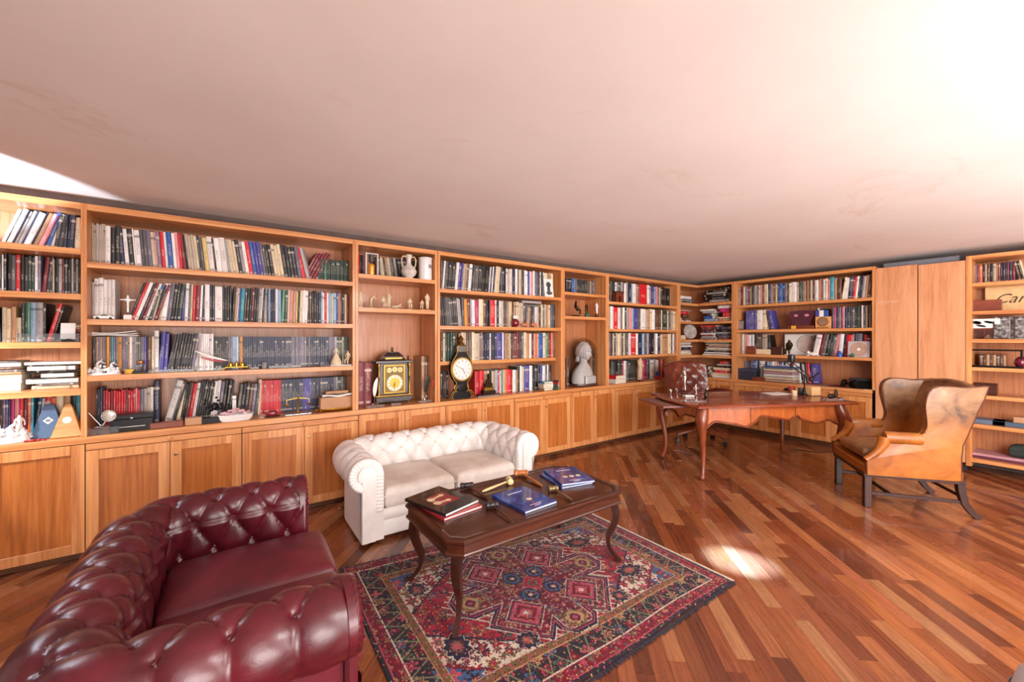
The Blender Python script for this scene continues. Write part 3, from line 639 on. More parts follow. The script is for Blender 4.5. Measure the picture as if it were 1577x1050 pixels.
    nseg=60; 
    def fr(u,v):
        x=-xi+2*xi*u; a=v*PI; k=abs(math.sin(PI*u*(4)))**.5
        return (x,-D/2+.03-cp*.8-.028*math.sin(a),.19+.085*(.5-.5*math.cos(a)))
    grid(nseg,10,fr,'rail_roll',LM,ba_)
    def fr2(u,v): x=-xi+2*xi*u; return (x,-D/2+.026-cp*.8-.012*(abs(math.sin(PI*u*4))**.5)*math.sin(PI*v)**.4,.08+.115*v)
    grid(80,8,fr2,'rail_front',LM,ba_)
    for k in range(1,4):
        G().lathe([(.009,-.003),(.009,.002),(.004,.006),(.001,.0065)],10,M=Matrix.Translation((-xi+2*xi*k/4,-D/2+.02-cp*.8,.14))@Matrix.Rotation(R(90),4,'X')).build('button',BM,ba_,True)
    wc=(2*xi-.006)/2
    for k in range(2): cushion('seat_cushion',-xi+k*wc+.004,-xi+(k+1)*wc,-D/2-cp,yi+.0,.268,.415,CM,t,.03)
    for sx in (-1,1):
        for sy in (-1,1): G().lathe([(.022,.075-fz),(.030,.075-fz*.8),(.024,.075-fz*.5),(.032,.075-fz*.25),(.034,.075)],16,M=Matrix.Translation((sx*(W/2-.135),sy*(D/2-.05),0))).build('foot',FT,t,True)
t=thing('chesterfield_sofa','burgundy leather buttoned chesterfield sofa, closest to the viewer','sofa',(-.045,2.0,0),R(88))
chesterfield(t,1.45,.84,.675,LR,LRC,BT,au=.076,cp=.08,amp=.024)
t=thing('chesterfield_sofa','ivory white leather buttoned two-seat sofa against the cabinets','sofa',(1.545,3.31,-.045),R(-1))
chesterfield(t,1.66,.84,.655,LW,LC,BTW,fz=.03)
# ---------------- coffee table ----------------
MH=wood('mahogany',hx('2a120b'),hx('3f1c11'),hx('532818'),0,.24,.5,.2,9,.12); MHV=wood('mahogany_leg',hx('26110b'),hx('371a12'),hx('472318'),2,.3,.5,.25,20,.1)
t=thing('coffee_table','dark mahogany coffee table with cut corners and sabre legs, on the red rug','table',(1.52,2.05,.0095),R(-.5))
def octo(a,b,c): return [(-a+c,-b),(a-c,-b),(a,-b+c),(a,b-c),(a-c,b),(-a+c,b),(-a,b-c),(-a,-b+c)]
A,B,CH=.63,.33,.068
g=G().prism(octo(A-.045,B-.045,CH*.8),.452,.464); g.build('tabletop',MH,t)
g=G(); secs=[(0,.462,0),(0,.468,.012),(0,.470,.03),(0,.455,-.004),(0,.44,-.002),(0,.432,.010),(0,.405,.012),(0,.398,.0),(0,.388,-.004),(0,.383,.004)]
prof=[(.046,.462),(.044,.467),(.030,.471),(.006,.470),(0,.464),(.0,.454),(.008,.448),(.014,.440),(.014,.410),(.006,.404),(.002,.398),(.004,.390),(.02,.386)]
vs=[];n=8
for ins,z in prof:
    vs+=[(x,y,z) for x,y in octo(A-ins,B-ins,CH-ins*.4)]
fs=[(k*n+i,k*n+(i+1)%n,(k+1)*n+(i+1)%n,(k+1)*n+i) for k in range(len(prof)-1) for i in range(n)]
G().add(vs,fs).build('moulded_rim',MH,t)
for sx in (-1,1):
    for sy in (-1,1):
        ax,ay=sx*(A-.075),sy*(B-.075); d=Vector((sx,sy)).normalized(); pth=[];rad=[]
        for k in range(15):
            f=k/14; z=.40*(1-f)+.001; off=.035*math.sin(PI*min(1,f*1.7))*(1 if f<.6 else 1)-.045*math.sin(PI*f)**1*.9*(f)+.055*max(0,(f-.72)/.28)**1.6
            pth.append((ax+d.x*off,ay+d.y*off,z)); rad.append((.043 if f<.02 else .038)-.022*min(1,f*1.25)+(.004 if f>.97 else 0))
        G().tube(pth,rad,4,up=(d.x,d.y,0)).build('leg',MHV,t,50)
# ---------------- rug ----------------
def rug():
    NX,NY=760,500
    u=np.linspace(0,1.92,NX)[None,:]*np.ones((NY,1)); v=np.linspace(0,1.30,NY)[:,None]*np.ones((1,NX)) # metres: u along x, v from near edge
    W_,H_=1.92,1.30
    C={k:np.array(hx(h)) for k,h in dict(red='981a2e',dred='6a1424',navy='1f2036',ivory='c0b0a0',green='4c5c4c',brown='6e4a30',rose='a64456',plum='542038',blue='3c5578',tan='a5815a',black='2a2128',olive='6b5a36').items()}
    rng=np.random.default_rng(5)
    img=np.zeros((NY,NX,3)); img[:]=C['red']
    def put(m,c): img[m]=C[c]
    def flowers(m,pitch,pal,r0=.35,seed=1,off=0):
        m=m.copy()
        iu=np.floor((u+off)/pitch).astype(int); iv=np.floor((v+off)/pitch).astype(int)
        h=((iu*7919+iv*104729+seed*31)%997)/997.0; h2=((iu*4801+iv*3571+seed*17)%991)/991.0
        jx=(h-.5)*.35*pitch; jy=(h2-.5)*.35*pitch
        fu=(u+off)-(iu+.5)*pitch-jx; fv=(v+off)-(iv+.5)*pitch-jy; rad=np.sqrt(fu**2+fv**2)/pitch; an=np.arctan2(fv,fu); pet=r0*(.72+.28*np.cos(an*np.where(h>.5,4,6)+h2*6))
        for k,c in enumerate(pal):
            mm=m&(rad<pet)&((((h*997).astype(int))%len(pal))==k); put(mm,c)
        put(m&(rad<pet*.62)&(h2>.3),'ivory' if seed%2 else 'navy'); put(m&(rad<pet*.40),'red'); put(m&(rad<pet*.2),'tan')
    d=np.minimum(np.minimum(u,W_-u),np.minimum(v,H_-v))     # distance to the edge
    field=d>.235
    allm=np.ones_like(d,bool)
    # border bands
    put(d<.235,'brown'); put(d<.195,'black')
    flowers((d<.195)&(d>.085),.078,['rose','dred','green','red','blue','tan','plum'],.44,4)
    s=np.where((v<d+1e-6)|(H_-v<d+1e-6),u,v)
    zz=np.abs(((s/.11)%1)-.5)*2
    put((d<.19)&(d>.09)&(np.abs((d-.09)/.10-zz)<.10),'green'); put((d<.19)&(d>.09)&(np.abs((d-.09)/.10-zz)<.022),'tan')
    put((d<.085),'dred'); flowers((d<.08)&(d>.03),.046,['rose','tan','navy','green','red'],.42,6)
    put((d>.083)&(d<.090),'ivory'); put((d>.190)&(d<.197),'tan'); put(d<.022,'black'); put((d<.028)&(d>.022),'rose')
    bz=np.abs(((s/.05)%1)-.5)*2; put((d>.20)&(d<.232)&(np.abs((d-.2)/.032-bz)<.2),'olive'); put((d>.20)&(d<.232)&(((s/.05+.5)%1)<.12),'rose')
    put((d>.232)&(d<.238),'ivory')
    # field motifs
    flowers(field,.085,['green','navy','dred','plum','blue','tan'],.42,4)
    flowers(field,.052,['dred','rose','green','dred','navy','black'],.34,8,.031)
    flowers(field,.034,['dred','navy','dred','olive','red'],.26,14,.017)
    cx,cy=W_/2-.03,H_/2; a=np.abs(u-cx); b=np.abs(v-cy)
    e=(a/(W_/2-.235)+b/(H_/2-.235)*.8)+.035*np.abs(((u*1.0-v)/.12)%1-.5)
    cor=field&(e>1.13); put(cor,'ivory'); flowers(cor,.078,['red','dred','navy','olive','rose'],.52,6); flowers(cor,.055,['plum','green','red','navy'],.36,10,.035); put(field&(np.abs(e-1.13)<.014),'navy')
    cc_=cor&(e>1.52); put(cc_,'blue'); flowers(cc_,.07,['navy','rose','dred','ivory'],.5,16); put(cor&(np.abs(e-1.52)<.014),'dred')
    F_=np.abs(a-.19)+np.abs(b-.20)-.215
    F_=np.minimum(F_,np.maximum(np.maximum(a-.12,b-.44),(a+b)-.50)); F_=np.minimum(F_,np.maximum(np.maximum(b-.11,a-.50),(a+b)-.55)); F_=np.minimum(F_,a+b-.30)
    hook=field&(F_<.045)&(F_>.008)&((((u+v)/.06)%1)<.20); put(hook,'ivory')
    put(F_<.012,'ivory'); put(F_<.004,'navy'); put(F_<-.012,'rose'); put(F_<-.017,'plum'); put(F_<-.032,'ivory'); put(F_<-.036,'dred')
    m3=F_<-.036; flowers(m3,.075,['green','rose','blue','navy','tan','plum'],.46,12); flowers(m3,.045,['navy','green','dred','rose'],.34,9,.02); flowers(m3,.03,['dred','navy','plum'],.25,19,.02)
    for sx in (-1,1):
        for sy in (-1,1):
            q=np.abs(u-cx-sx*.19)+np.abs(v-cy-sy*.20); put((q<.125),'ivory'); put((q<.119),'plum'); put((q<.10),'rose'); put(q<.07,'dred'); put(q<.045,'rose'); put(q<.02,'ivory')
            uu,vv=np.abs(u-cx-sx*.078),np.abs(v-cy-sy*.088); o8=np.maximum(np.maximum(uu,vv),(uu+vv)*.72); put(o8<.056,'navy'); put(o8<.046,'blue'); put(o8<.034,'navy'); put((o8<.020),'plum'); put((o8<.012),'ivory')
    for sx,sy in ((.40,0),(-.40,0),(0,.35),(0,-.35)):
        uu,vv=np.abs(u-cx-sx),np.abs(v-cy-sy); o8=np.maximum(np.maximum(uu,vv),(uu+vv)*.8); put(o8<.062,'olive'); put(o8<.05,'tan'); put(o8<.03,'plum'); put(o8<.014,'rose')
    q=np.abs(u-cx)+np.abs(v-cy); put(q<.075,'rose'); put(q<.062,'red'); put(q<.038,'green'); put(q<.02,'red')
    for px_,py_,rr_ in ((-.60,-.22,.085),(-.60,.25,.07),(.56,.22,.075),(.58,-.22,.07),(-.30,-.355,.055),(.30,.36,.055),(.33,-.36,.055),(-.34,.36,.055)):
        du_,dv_=u-cx-px_,v-cy-py_; an=np.arctan2(dv_,du_); ra=np.hypot(du_*(1+.35*np.sin(px_*9)),dv_); w=rr_*(.72+.28*np.abs(((an*4.5/PI)%1)-.5)*2)
        put((ra<w*1.07),'ivory'); put(ra<w,'navy'); put(ra<w*.6,'plum'); put(ra<w*.45,'olive'); put(ra<w*.3,'rose')
    # small scale knots of other dye lots
    kn=rng.random((NY//3+1,NX//3+1)).repeat(3,0).repeat(3,1)[:NY,:NX]
    for lo_,c_ in ((.0,'dred'),(.05,'navy'),(.10,'rose'),(.13,'green'),(.155,'tan')): put((kn>=lo_)&(kn<lo_+.028),c_)
    # wool abrash and pile noise
    nz=rng.normal(.95,.2,(NY,NX,1)); row_=1+.08*np.sin(v*37)[:,:,None]*np.sin(v*11+1)[:,:,None]
    img=np.clip(img*nz*row_,0,1)
    P00,P10,P01,P11=[np.array(p) for p in ((.565,1.232),(2.485,1.228),(.62,2.73),(2.49,2.44))]
    fu,fv=(u/W_)[:,:,None],(v/H_)[:,:,None]
    P=P00*(1-fu)*(1-fv)+P10*fu*(1-fv)+P01*(1-fu)*fv+P11*fu*fv
    P[...,1]+=(.006*np.sin(P[...,0]*7))
    Z=.0085+rng.uniform(-.0010,.0010,(NY,NX))+.0012*np.sin(u*9)*np.sin(v*7); ed_=np.minimum(d/.004,1); Z=Z*ed_+.001*(1-ed_)
    co_=np.concatenate([P,Z[...,None]],-1).reshape(-1,3)
    idx=np.arange(NX*NY).reshape(NY,NX); F=np.stack([idx[:-1,:-1],idx[:-1,1:],idx[1:,1:],idx[1:,:-1]],-1).reshape(-1,4)
    me=bpy.data.meshes.new('pile'); me.vertices.add(len(co_)); me.vertices.foreach_set('co',co_.astype('f').ravel())
    me.loops.add(F.size); me.loops.foreach_set('vertex_index',F.astype('i').ravel()); me.polygons.add(len(F)); me.polygons.foreach_set('loop_start',np.arange(0,F.size,4,dtype='i')); 
    me.update(calc_edges=True)
    at_=me.color_attributes.new('Col','FLOAT_COLOR','POINT'); at_.data.foreach_set('color',np.concatenate([img.reshape(-1,3),np.ones((NX*NY,1))],1).astype('f').ravel())
    k=N('wool_pile',.95,.1); a_=k.n('ShaderNodeAttribute'); a_.attribute_name='Col'; k.b.inputs['Sheen Weight'].default_value=.12; me.materials.append(k.col(a_.outputs['Color']))
    t=thing('rug','red oriental wool rug with a navy stepped medallion, under the coffee table','rug')
    o=bpy.data.objects.new('pile',me); COL.objects.link(o); o.parent=t
    # cotton selvedge at the far right end and dark overcast edge at the near side
    def edge(a,b,r,m,n,fr=0):
        g=G(); rg=random.Random(4); A_,B_=Vector(a),Vector(b); dd=(B_-A_); nn=Vector((-dd.y,dd.x)).normalized()
        if fr:
            k=int(dd.length/.006)
            for i in range(k):
                p=A_+dd*(i/k); L_=fr*rg.uniform(.6,1.2); q=p-nn*L_+dd.normalized()*rg.uniform(-.006,.006)
                g.tube([(p.x,p.y,.006),((p.x+q.x)/2,(p.y+q.y)/2,.006),(q.x,q.y,.002)],[.003,.0028,.0012],4)
        else:
            k=60; g.tube([(A_.x+dd.x*i/k,A_.y+dd.y*i/k+.006*math.sin((A_.x+dd.x*i/k)*7),.006) for i in range(k+1)],r,6)
        o=g.build(n,m,t,True); 
        if fr: o['kind']='stuff'
    edge((2.494,1.228),(2.499,2.44),.006,plain('cotton_selvedge',hx('cfc3b2'),.9),'selvedge'); edge((.565,1.224),(2.492,1.222),.008,plain('dark_wool_binding',hx('2f2a34'),.95),'fringe',.022)
rug()
# ---------------- writing desk ----------------
def serp(n,A,B,sag,bow):
    """outline of a serpentine top, counter-clockwise"""
    P=[]
    def side(p,q,f):
        for i in range(n): s=i/n; a=Vector(p)*(1-s)+Vector(q)*s; nn=Vector(((q[1]-p[1]),-(q[0]-p[0]))).normalized(); P.append(a+nn*f(s))
    fl=lambda s:bow*(math.sin(PI*s)**2*1.0-.55*math.sin(2*PI*s)**2)*1.0
    fs_=lambda s:sag*math.sin(PI*s)
    side((-A,-B),(A,-B),fl); side((A,-B),(A,B),fs_); side((A,B),(-A,B),fl); side((-A,B),(-A,-B),fs_)
    return [(p.x,p.y) for p in P]
CW=wood('cherry_desk_top',hx('6c2c17'),hx('8a3e20'),hx('9c4c2a'),0,.26,.5,.4,7,.15); CV=wood('cherry_desk_apron',hx('8f4520'),hx('b05c2c'),hx('c06c38'),2,.28,.5,.3,18,.2); CL=wood('cherry_leg',hx('5c2512'),hx('7c3a1e'),hx('924a2a'),2,.3,.5,.3,22,.12)
DR=R(-27.2); A,B=.92,.50
t=thing('writing_desk','cherry wood serpentine writing desk with cabriole legs and scalloped apron','desk',(4.92,2.265,.012),DR)
def ringloft(g,outs,m=0):
    n=len(outs[0][0]); vs=[(x,y,z) for o,z in outs for x,y in o]
    fs=[(k*n+i,k*n+(i+1)%n,(k+1)*n+(i+1)%n,(k+1)*n+i) for k in range(len(outs)-1) for i in range(n)]+[tuple(range(n-1,-1,-1)),tuple((len(outs)-1)*n+i for i in range(n))]
    g.add(vs,fs,m)
sc=lambda o,k:[(x*(1-k/A),y*(1-k/B)) for x,y in o]
O=serp(24,A,B,.05,.03)
g=G(); ringloft(g,[(sc(O,.03),.728),(sc(O,.008),.730),(O,.736),(O,.742),(sc(O,.004),.748),(sc(O,.010),.751),(sc(O,.016),.758),(sc(O,.03),.760)]); g.build('desktop',CW,t,30)
a,b=.795,.382
def apron_low(s,k=1):
    pts=[(0,.50),(.09,.575),(.2,.55),(.30,.515),(.335,.545),(.41,.625),(.5,.60),(.60,.575),(.665,.615),(.71,.565),(.82,.525),(.92,.55),(1,.50)] if k==1 else [(0,.55),(.15,.60),(.35,.60),(.5,.55),(.65,.60),(.85,.60),(1,.55)]
    for (p,v),(q,w_) in zip(pts,pts[1:]):
        if p<=s<=q: f=(s-p)/(q-p); f=f*f*(3-2*f); return v*(1-f)+w_*f
    return pts[-1][1]
def apron(x0,y0,x1,y1,k,bow,nm,cuts=()):
    g=G(); n=64; vs=[]; P=[]
    dx,dy=x1-x0,y1-y0; L_=math.hypot(dx,dy); nx,ny=dy/L_,-dx/L_
    for i in range(n+1):
        s=i/n; off=bow*math.sin(PI*s)**2; P.append((x0+dx*s+nx*off,y0+dy*s+ny*off,apron_low(s,k)))
    for inn in (0,.022):
        for x,y,z in P: vs+=[(x-nx*inn,y-ny*inn,z),(x-nx*inn,y-ny*inn,.7285)]
    m=n+1; fs=[]
    for i in range(n): a_=2*i; fs+=[(a_,a_+2,a_+3,a_+1),(2*m+a_,2*m+a_+1,2*m+a_+3,2*m+a_+2),(a_,2*m+a_,2*m+a_+2,a_+2),(a_+1,a_+3,2*m+a_+3,2*m+a_+1)]
    fs+=[(0,1,2*m+1,2*m),(2*n,2*m+2*n,2*m+2*n+1,2*n+1)]
    o=G().add(vs,fs).build(nm,CV,t)
    G().tube([(x+nx*.004,y+ny*.004,z+.004) for x,y,z in P],.011,8).build('scalloped_moulding',CL,o,True)
    for c in cuts:
        i=int(c*n); x,y,z=P[i]; M=Matrix.Translation((x+nx*.001,y+ny*.001,0))@Matrix.Rotation(math.atan2(dy,dx),4,'Z'); G().box(-.0022,.0022,-.002,.002,z+.012,.726,M=M).build('drawer_gap',DK,o)
apron(-a,-b,a,-b,1,.035,'front_apron',(.33,.67)); apron(a,b,-a,b,1,.035,'back_apron'); apron(-a,b,-a,-b,2,.03,'side_apron'); apron(a,-b,a,b,2,.03,'side_apron')
for sx in (-1,1):
    for sy in (-1,1):
        d=Vector((sx,sy)).normalized(); pth=[];rad=[]; 
        ks=[(.728,.0,.034),(.68,.012,.037),(.63,.034,.041),(.58,.048,.040),(.52,.044,.034),(.45,.026,.028),(.36,.006,.0235),(.27,-.010,.020),(.18,-.016,.0175),(.10,-.008,.016),(.05,.008,.017),(.025,.024,.022),(.008,.030,.022),(.0005,.028,.018)]
        for z,off,r_ in ks: pth.append((sx*a+d.x*off,sy*b+d.y*off,z)); rad.append(r_*(1.3+.35*max(0,(z-.4)/.33)))
        lg=G().tube(pth,rad,10,up=(d.x,d.y,0)).build('leg',CL,t,True)
        g=G()
        for k in range(7):
            z=.70-.026*k; w_=.022*(1-k*.09); off=.036+.012*math.sin(k*.5)+.006
            for q in (-1,1): g.ell(sx*a+d.x*off*1.1-d.y*q*w_*.6,sy*b+d.y*off*1.1+d.x*q*w_*.6,z,.012,.012,.013,8)
        g.ell(sx*a+d.x*.078,sy*b+d.y*.078,.60,.012,.012,.04,8); g.build('carved_acanthus',CL,lg,True)
# pull-out slide on the left
sl=G().bbox(-a-.34,-a+.05,-.24,.34,.700,.722,.003).build('pull_out_slide',leather('slide_leather',hx('5a2f2c'),hx('76453f'),hx('8c5b54'),.35),t)
G().box(-a-.35,-a-.34,-.24,.34,.697,.724).build('edge_strip',CL,sl)
sl=G().bbox(a+.005,a+.30,-.20,.30,.700,.722,.003).build('pull_out_slide',CL,t)
G().box(a+.30,a+.31,-.20,.30,.697,.724).build('edge_strip',CL,sl)
# ---------------- wing chair ----------------
lt=N('tan_leather',.42,.45,.12); lv=lt.coord(); lg_=lt.n('ShaderNodeSeparateXYZ'); lt.l(lv,lg_.inputs[0])
lo_c=lt.ramp(lt.noise(lv,4.5,6,.65,.5),[(.3,hx('7a3c0e')),(.5,hx('a05a17')),(.72,hx('b06c26'))]); up_c=lt.ramp(lt.noise(lv,5.5,6,.65,.7),[(.34,hx('3e2a1c')),(.45,hx('7c5230')),(.7,hx('a07448'))])
LT=lt.col(lt.mix(lt.ramp(lg_.outputs[2],[(.60,(0,0,0)),(.85,(1,1,1))]),lo_c,up_c)); lt.bump(lt.noise(lt.coord(),240,2),.12,.003)
LTD=leather('tan_seat_leather',hx('6b4a2e'),hx('96673a'),hx('b98752'),.45,.1,.4,7)
MW=wood('chair_mahogany',hx('220e0a'),hx('331610'),hx('421f17'),2,.4,.4,.1,24,.1); WELT=plain('dark_leather_welt',hx('5b2f22'),.4)
t=thing('wing_chair','worn tan leather wing armchair with studded rail, on the right','armchair',(4.965,1.018,0),R(34.6))
# local: x sideways, y forward; seat spans y -.33 .. +.33 , front legs at y=.33
HW=.30; YFr=.335
for sx in (-1,1):
    G().bbox(sx*HW-.026,sx*HW+.026,YFr-.052,YFr,0,.285,.004).build('leg',MW,t)
    pth=[(sx*HW,-.30,.30),(sx*HW,-.305,.22),(sx*HW,-.325,.12),(sx*HW,-.37,.05),(sx*HW,-.42,.0005)]; G().tube(pth,[.036,.034,.031,.029,.029],4,up=(0,1,0)).build('leg',MW,t)
    G().bbox(sx*HW-.011,sx*HW+.011,-.33,YFr-.03,.108,.135,.003).build('stretcher',MW,t)
G().bbox(-HW,HW,YFr-.20,YFr-.178,.112,.136,.003).build('stretcher',MW,t); G().bbox(-HW,HW,-.345,-.325,.14,.165,.003).build('stretcher',MW,t)
rl=G().bbox(-HW-.028,HW+.028,-.31,YFr+.005,.275,.365,.006).build('seat_rail',LT,t)
G().bbox(-HW-.032,HW+.032,-.315,YFr+.009,.268,.292,.004).build('rail_moulding',MW,rl)
g=G()
for sx in (-1,1):
    for k in range(46): g.ell(sx*(HW+.031),-.30+.63*k/45,.300,.004,.0055,.0055,6)
for k in range(42): g.ell(-HW-.01+(2*HW+.02)*k/41,YFr+.008,.300,.0055,.004,.0055,6)
for k in range(9):
    for sx in (-1,1): g.ell(sx*(HW+.0295),YFr-.006,.30+.011*k,.004,.005,.005,6); 
nl=g.build('nailheads',plain('brass_nails',hx('8a6a42'),.35,1),rl,True); nl['kind']='stuff'
cushion('seat_cushion',-HW+.035,HW-.035,-.22,YFr-.01,.395,.485,LTD,t,.035)
out=[(0,.29),(.004,.40),(-.035,.415),(-.075,.44),(-.105,.48),(-.125,.53),(-.138,.575),(-.15,.615),(-.20,.628),(-.30,.628),(-.365,.632),(-.392,.655),(-.410,.70),(-.408,.76),(-.395,.83),(-.385,.90),(-.388,.97),(-.40,1.01),(-.425,1.04),(-.47,1.058),(-.55,1.058),(-.62,1.05),(-.70,1.055),(-.785,1.068),(-.76,.97),(-.725,.87),(-.695,.76),(-.668,.665),(-.64,.58),(-.632,.48),(-.632,.29)]
def wingpanel(sx):
    # bulging slab: outline verts outer and inner, with flare at the wing
    yy=lambda p:p+YFr
    fl_=lambda y,z:(.0+.055*max(0,min(1,(z-.62)/.35))*(1 if y>-.62+YFr else .4)+(.045*max(0,(y-YFr+.16)/.16) if z<.66 else 0))
    g=G(); vs=[]; n=len(out)
    rings=[(.0,.93,-.052),(.0,.985,-.050),(.0,1,-.038),(.0,1.0,-.008),(.0,.985,.004),(.0,.93,.007)]
    cx_=sum(p for p,_ in out)/n; cz_=sum(z for _,z in out)/n
    for _,k,dx in rings:
        for p,z in out:
            # inset towards nearest interior by scaling about the local spine
            px_,pz_=p,z; sxy=(px_-cx_),(pz_-cz_); ins=(1-k)*.22; l=math.hypot(*sxy); q0=px_-sxy[0]/l*ins; q1=pz_-sxy[1]/l*ins
            vs.append((sx*(HW+.026+dx+fl_(yy(q0),q1)),yy(q0),q1))
    fs=[(k*n+i,k*n+(i+1)%n,(k+1)*n+(i+1)%n,(k+1)*n+i) for k in range(len(rings)-1) for i in range(n)]
    fs+=[tuple(range(n)),tuple(range((len(rings)-1)*n,len(rings)*n))]
    o=g.add(vs,fs).build('wing_and_arm_panel',LT,t,55)
    k=len(rings)-2; w=[(sx*(HW+.026+.003+fl_(yy(p),z)),yy(p),z) for p,z in out]; G().tube(w,.0045,6).build('welt',WELT,o,True)
    return o
for sx in (-1,1):
    o=wingpanel(sx)
    pr_=[(.03,-.125),(.046,-.12),(.05,-.10),(.05,.10),(.046,.122),(.03,.127)]
    M=Matrix.Translation((sx*(HW+.028),YFr-.255,.612))@Matrix.Rotation(R(90),4,'X'); G().lathe(pr_,20,M=M).build('arm_roll',LT,o,True)
    pth=[(sx*(HW+.03+.02*k/6),YFr-.135+.14*(k/7)**1.5,.612-.20*(k/7)**.8) for k in range(8)]; G().tube(pth,[.046,.044,.038,.034,.03,.028,.027,.026],12).build('arm_scroll',LT,o,True)
# back: inner cushion surface and outer back
def bk_(u,v):
    x=(-1+2*u)*(HW+.005); z=.40+.655*v-.035*abs(x/HW)**2*v; return (x,YFr-.48-.23*v+.03*abs(x/HW)**3,z)
g=G(); nu,nv=22,22; vs=[bk_(i/(nu-1),j/(nv-1)) for j in range(nv) for i in range(nu)]; vs+=[(x,y-.07,z) for x,y,z in vs]
fs=[(j*nu+i,j*nu+i+1,(j+1)*nu+i+1,(j+1)*nu+i) for j in range(nv-1) for i in range(nu-1)]; n=nu*nv; fs+=[tuple(n+q for q in f[::-1]) for f in fs]
rg=[i for i in range(nu)]+[j*nu+nu-1 for j in range(1,nv)]+[(nv-1)*nu+i for i in range(nu-2,-1,-1)]+[j*nu for j in range(nv-2,0,-1)]
fs+=[(rg[k],n+rg[k],n+rg[(k+1)%len(rg)],rg[(k+1)%len(rg)]) for k in range(len(rg))]
bo=g.add(vs,fs).build('backrest',LT,t,60)
top=[bk_(i/21,1) for i in range(22)]; G().tube([(x,y-.035,z+.002) for x,y,z in top],.036,10).build('crest_roll',LT,bo,True)
# ---------------- desk chair ----------------
LB=leather('brown_leather',hx('43170e'),hx('642617'),hx('7d3a26'),.22,.45,.25)
t=thing('office_chair','brown buttoned leather swivel chair behind the desk','office chair',(5.46,3.13,0),R(-22))
def ob(u,v):
    th=(-1+2*u)*R(62); r_=.30; x=r_*math.sin(th)*(1.12+.10*v); y=.13+.20*math.cos(th)*.62; z=.62+.46*v-.05*abs(-1+2*u)**2.2*v; y+=.09*v
    U=u*8;V=v*5; h=(abs(math.sin(PI*(U+V)/2))*abs(math.sin(PI*(U-V)/2)))**.4; d=.022*(h-.6)*min(1,6*u,6*(1-u))*min(1,6*v,7*(1-v))
    return (x-math.sin(th)*d,y-math.cos(th)*d,z)
g=G(); nu,nv=90,50; vs=[ob(i/(nu-1),j/(nv-1)) for j in range(nv) for i in range(nu)]
vs+=[(x*1.13,y+.055,z) for x,y,z in vs]; n=nu*nv; fs=[(j*nu+i,j*nu+i+1,(j+1)*nu+i+1,(j+1)*nu+i) for j in range(nv-1) for i in range(nu-1)]; fs+=[tuple(n+q for q in f[::-1]) for f in fs]
rg=[i for i in range(nu)]+[j*nu+nu-1 for j in range(1,nv)]+[(nv-1)*nu+i for i in range(nu-2,-1,-1)]+[j*nu for j in range(nv-2,0,-1)]
fs+=[(rg[k],n+rg[k],n+rg[(k+1)%len(rg)],rg[(k+1)%len(rg)]) for k in range(len(rg))]
bo=g.add(vs,fs).build('backrest',LB,t,60); G().tube([(x*1.05,y+.03,z) for x,y,z in vs[(nv-1)*nu:nv*nu:3]],.034,8).build('crest_roll',LB,bo,True)
cushion('seat',-.27,.27,-.27,.22,.40,.52,LB,t,.03)
for sx in (-1,1): G().tube([(sx*.29,.20,.66),(sx*.33,.10,.70),(sx*.345,-.05,.715),(sx*.33,-.20,.71),(sx*.31,-.25,.68),(sx*.29,-.25,.60),(sx*.27,-.22,.46)],[.034,.034,.034,.034,.03,.024,.022],10).build('armrest',LB,t,True)
CBK=plain('caster_black',hx('1c1a1a'),.4); col_=G().lathe([(.03,.13),(.03,.25),(.02,.26),(.02,.36),(.06,.38),(.14,.40)],16).build('gas_column',CBK,t,True)
for k in range(5):
    a_=R(72*k+20); c,s=math.cos(a_),math.sin(a_); l=G().tube([(0,0,.17),(c*.1,s*.1,.165),(c*.22,s*.22,.135),(c*.31,s*.31,.105)],[.034,.03,.024,.020],8).build('base_arm',CL,t,True)
    g=G()
    for q in (-1,1):
        M=Matrix.Translation((c*.31-s*q*.015,s*.31+c*q*.015,.0275))@Matrix.Rotation(a_,4,'Z')@Matrix.Rotation(R(90),4,'X'); g.lathe([(.010,-.009),(.027,-.009),(.027,.009),(.010,.009)],14,M=M)
    g.lathe([(.012,.03),(.012,.10)],8,M=Matrix.Translation((c*.31,s*.31,0))); g.build('caster',CBK,l,True)
# ---------------- small things ----------------
PO=plain('glazed_porcelain',hx('e4e0de'),.2,coat=.4,var=.05); POI=plain('ivory_bisque',hx('d8c2a0'),.5); GO=plain('gilt_brass',hx('c99a3c'),.25,1); BKL=plain('black_lacquer',hx('100e0f'),.3,spec=.3); BRZ=plain('dark_bronze',hx('3a2c20'),.35,.7)
RDP=plain('red_paint',hx('b01c26'),.4); BLP=plain('blue_paint',hx('2a4fa0'),.4); WHP=plain('white_paper',hx('e6e2dd'),.8,var=.04); CRP=plain('cream_card',hx('d9c5a0'),.7); TNB=plain('tan_card',hx('b88a66'),.7); SIL=plain('silver',hx('b7b2ae'),.25,1); MAR=plain('white_marble',hx('d6d2cf'),.4,var=.06)
DWD=wood('dark_wood',hx('2b140d'),hx('43211a'),hx('552d22'),0,.3,.5,.3,20,.1); RWD=wood('red_brown_wood',hx('5a2417'),hx('7a3722'),hx('8f472e'),0,.35,.5,.2,20,.1); GRN=plain('green_glaze',hx('1f5a48'),.25,coat=.4); GRY=plain('grey_card',hx('8d8583'),.7); SKIN=plain('carved_bone',hx('cdb58c'),.5)
gl=N('clear_glass',.03,.5); gl.b.inputs['Transmission Weight'].default_value=1; gl.b.inputs['IOR'].default_value=1.35; gl.b.inputs['Base Color'].default_value=(.96,.97,.97,1); GLS=gl.m
ac=N('clear_acrylic',.08,.5); ac.b.inputs['Transmission Weight'].default_value=.92; ac.b.inputs['IOR'].default_value=1.25; ac.b.inputs['Base Color'].default_value=(.9,.92,.93,1); ACR=ac.m
YS=3.865; XS=6.66
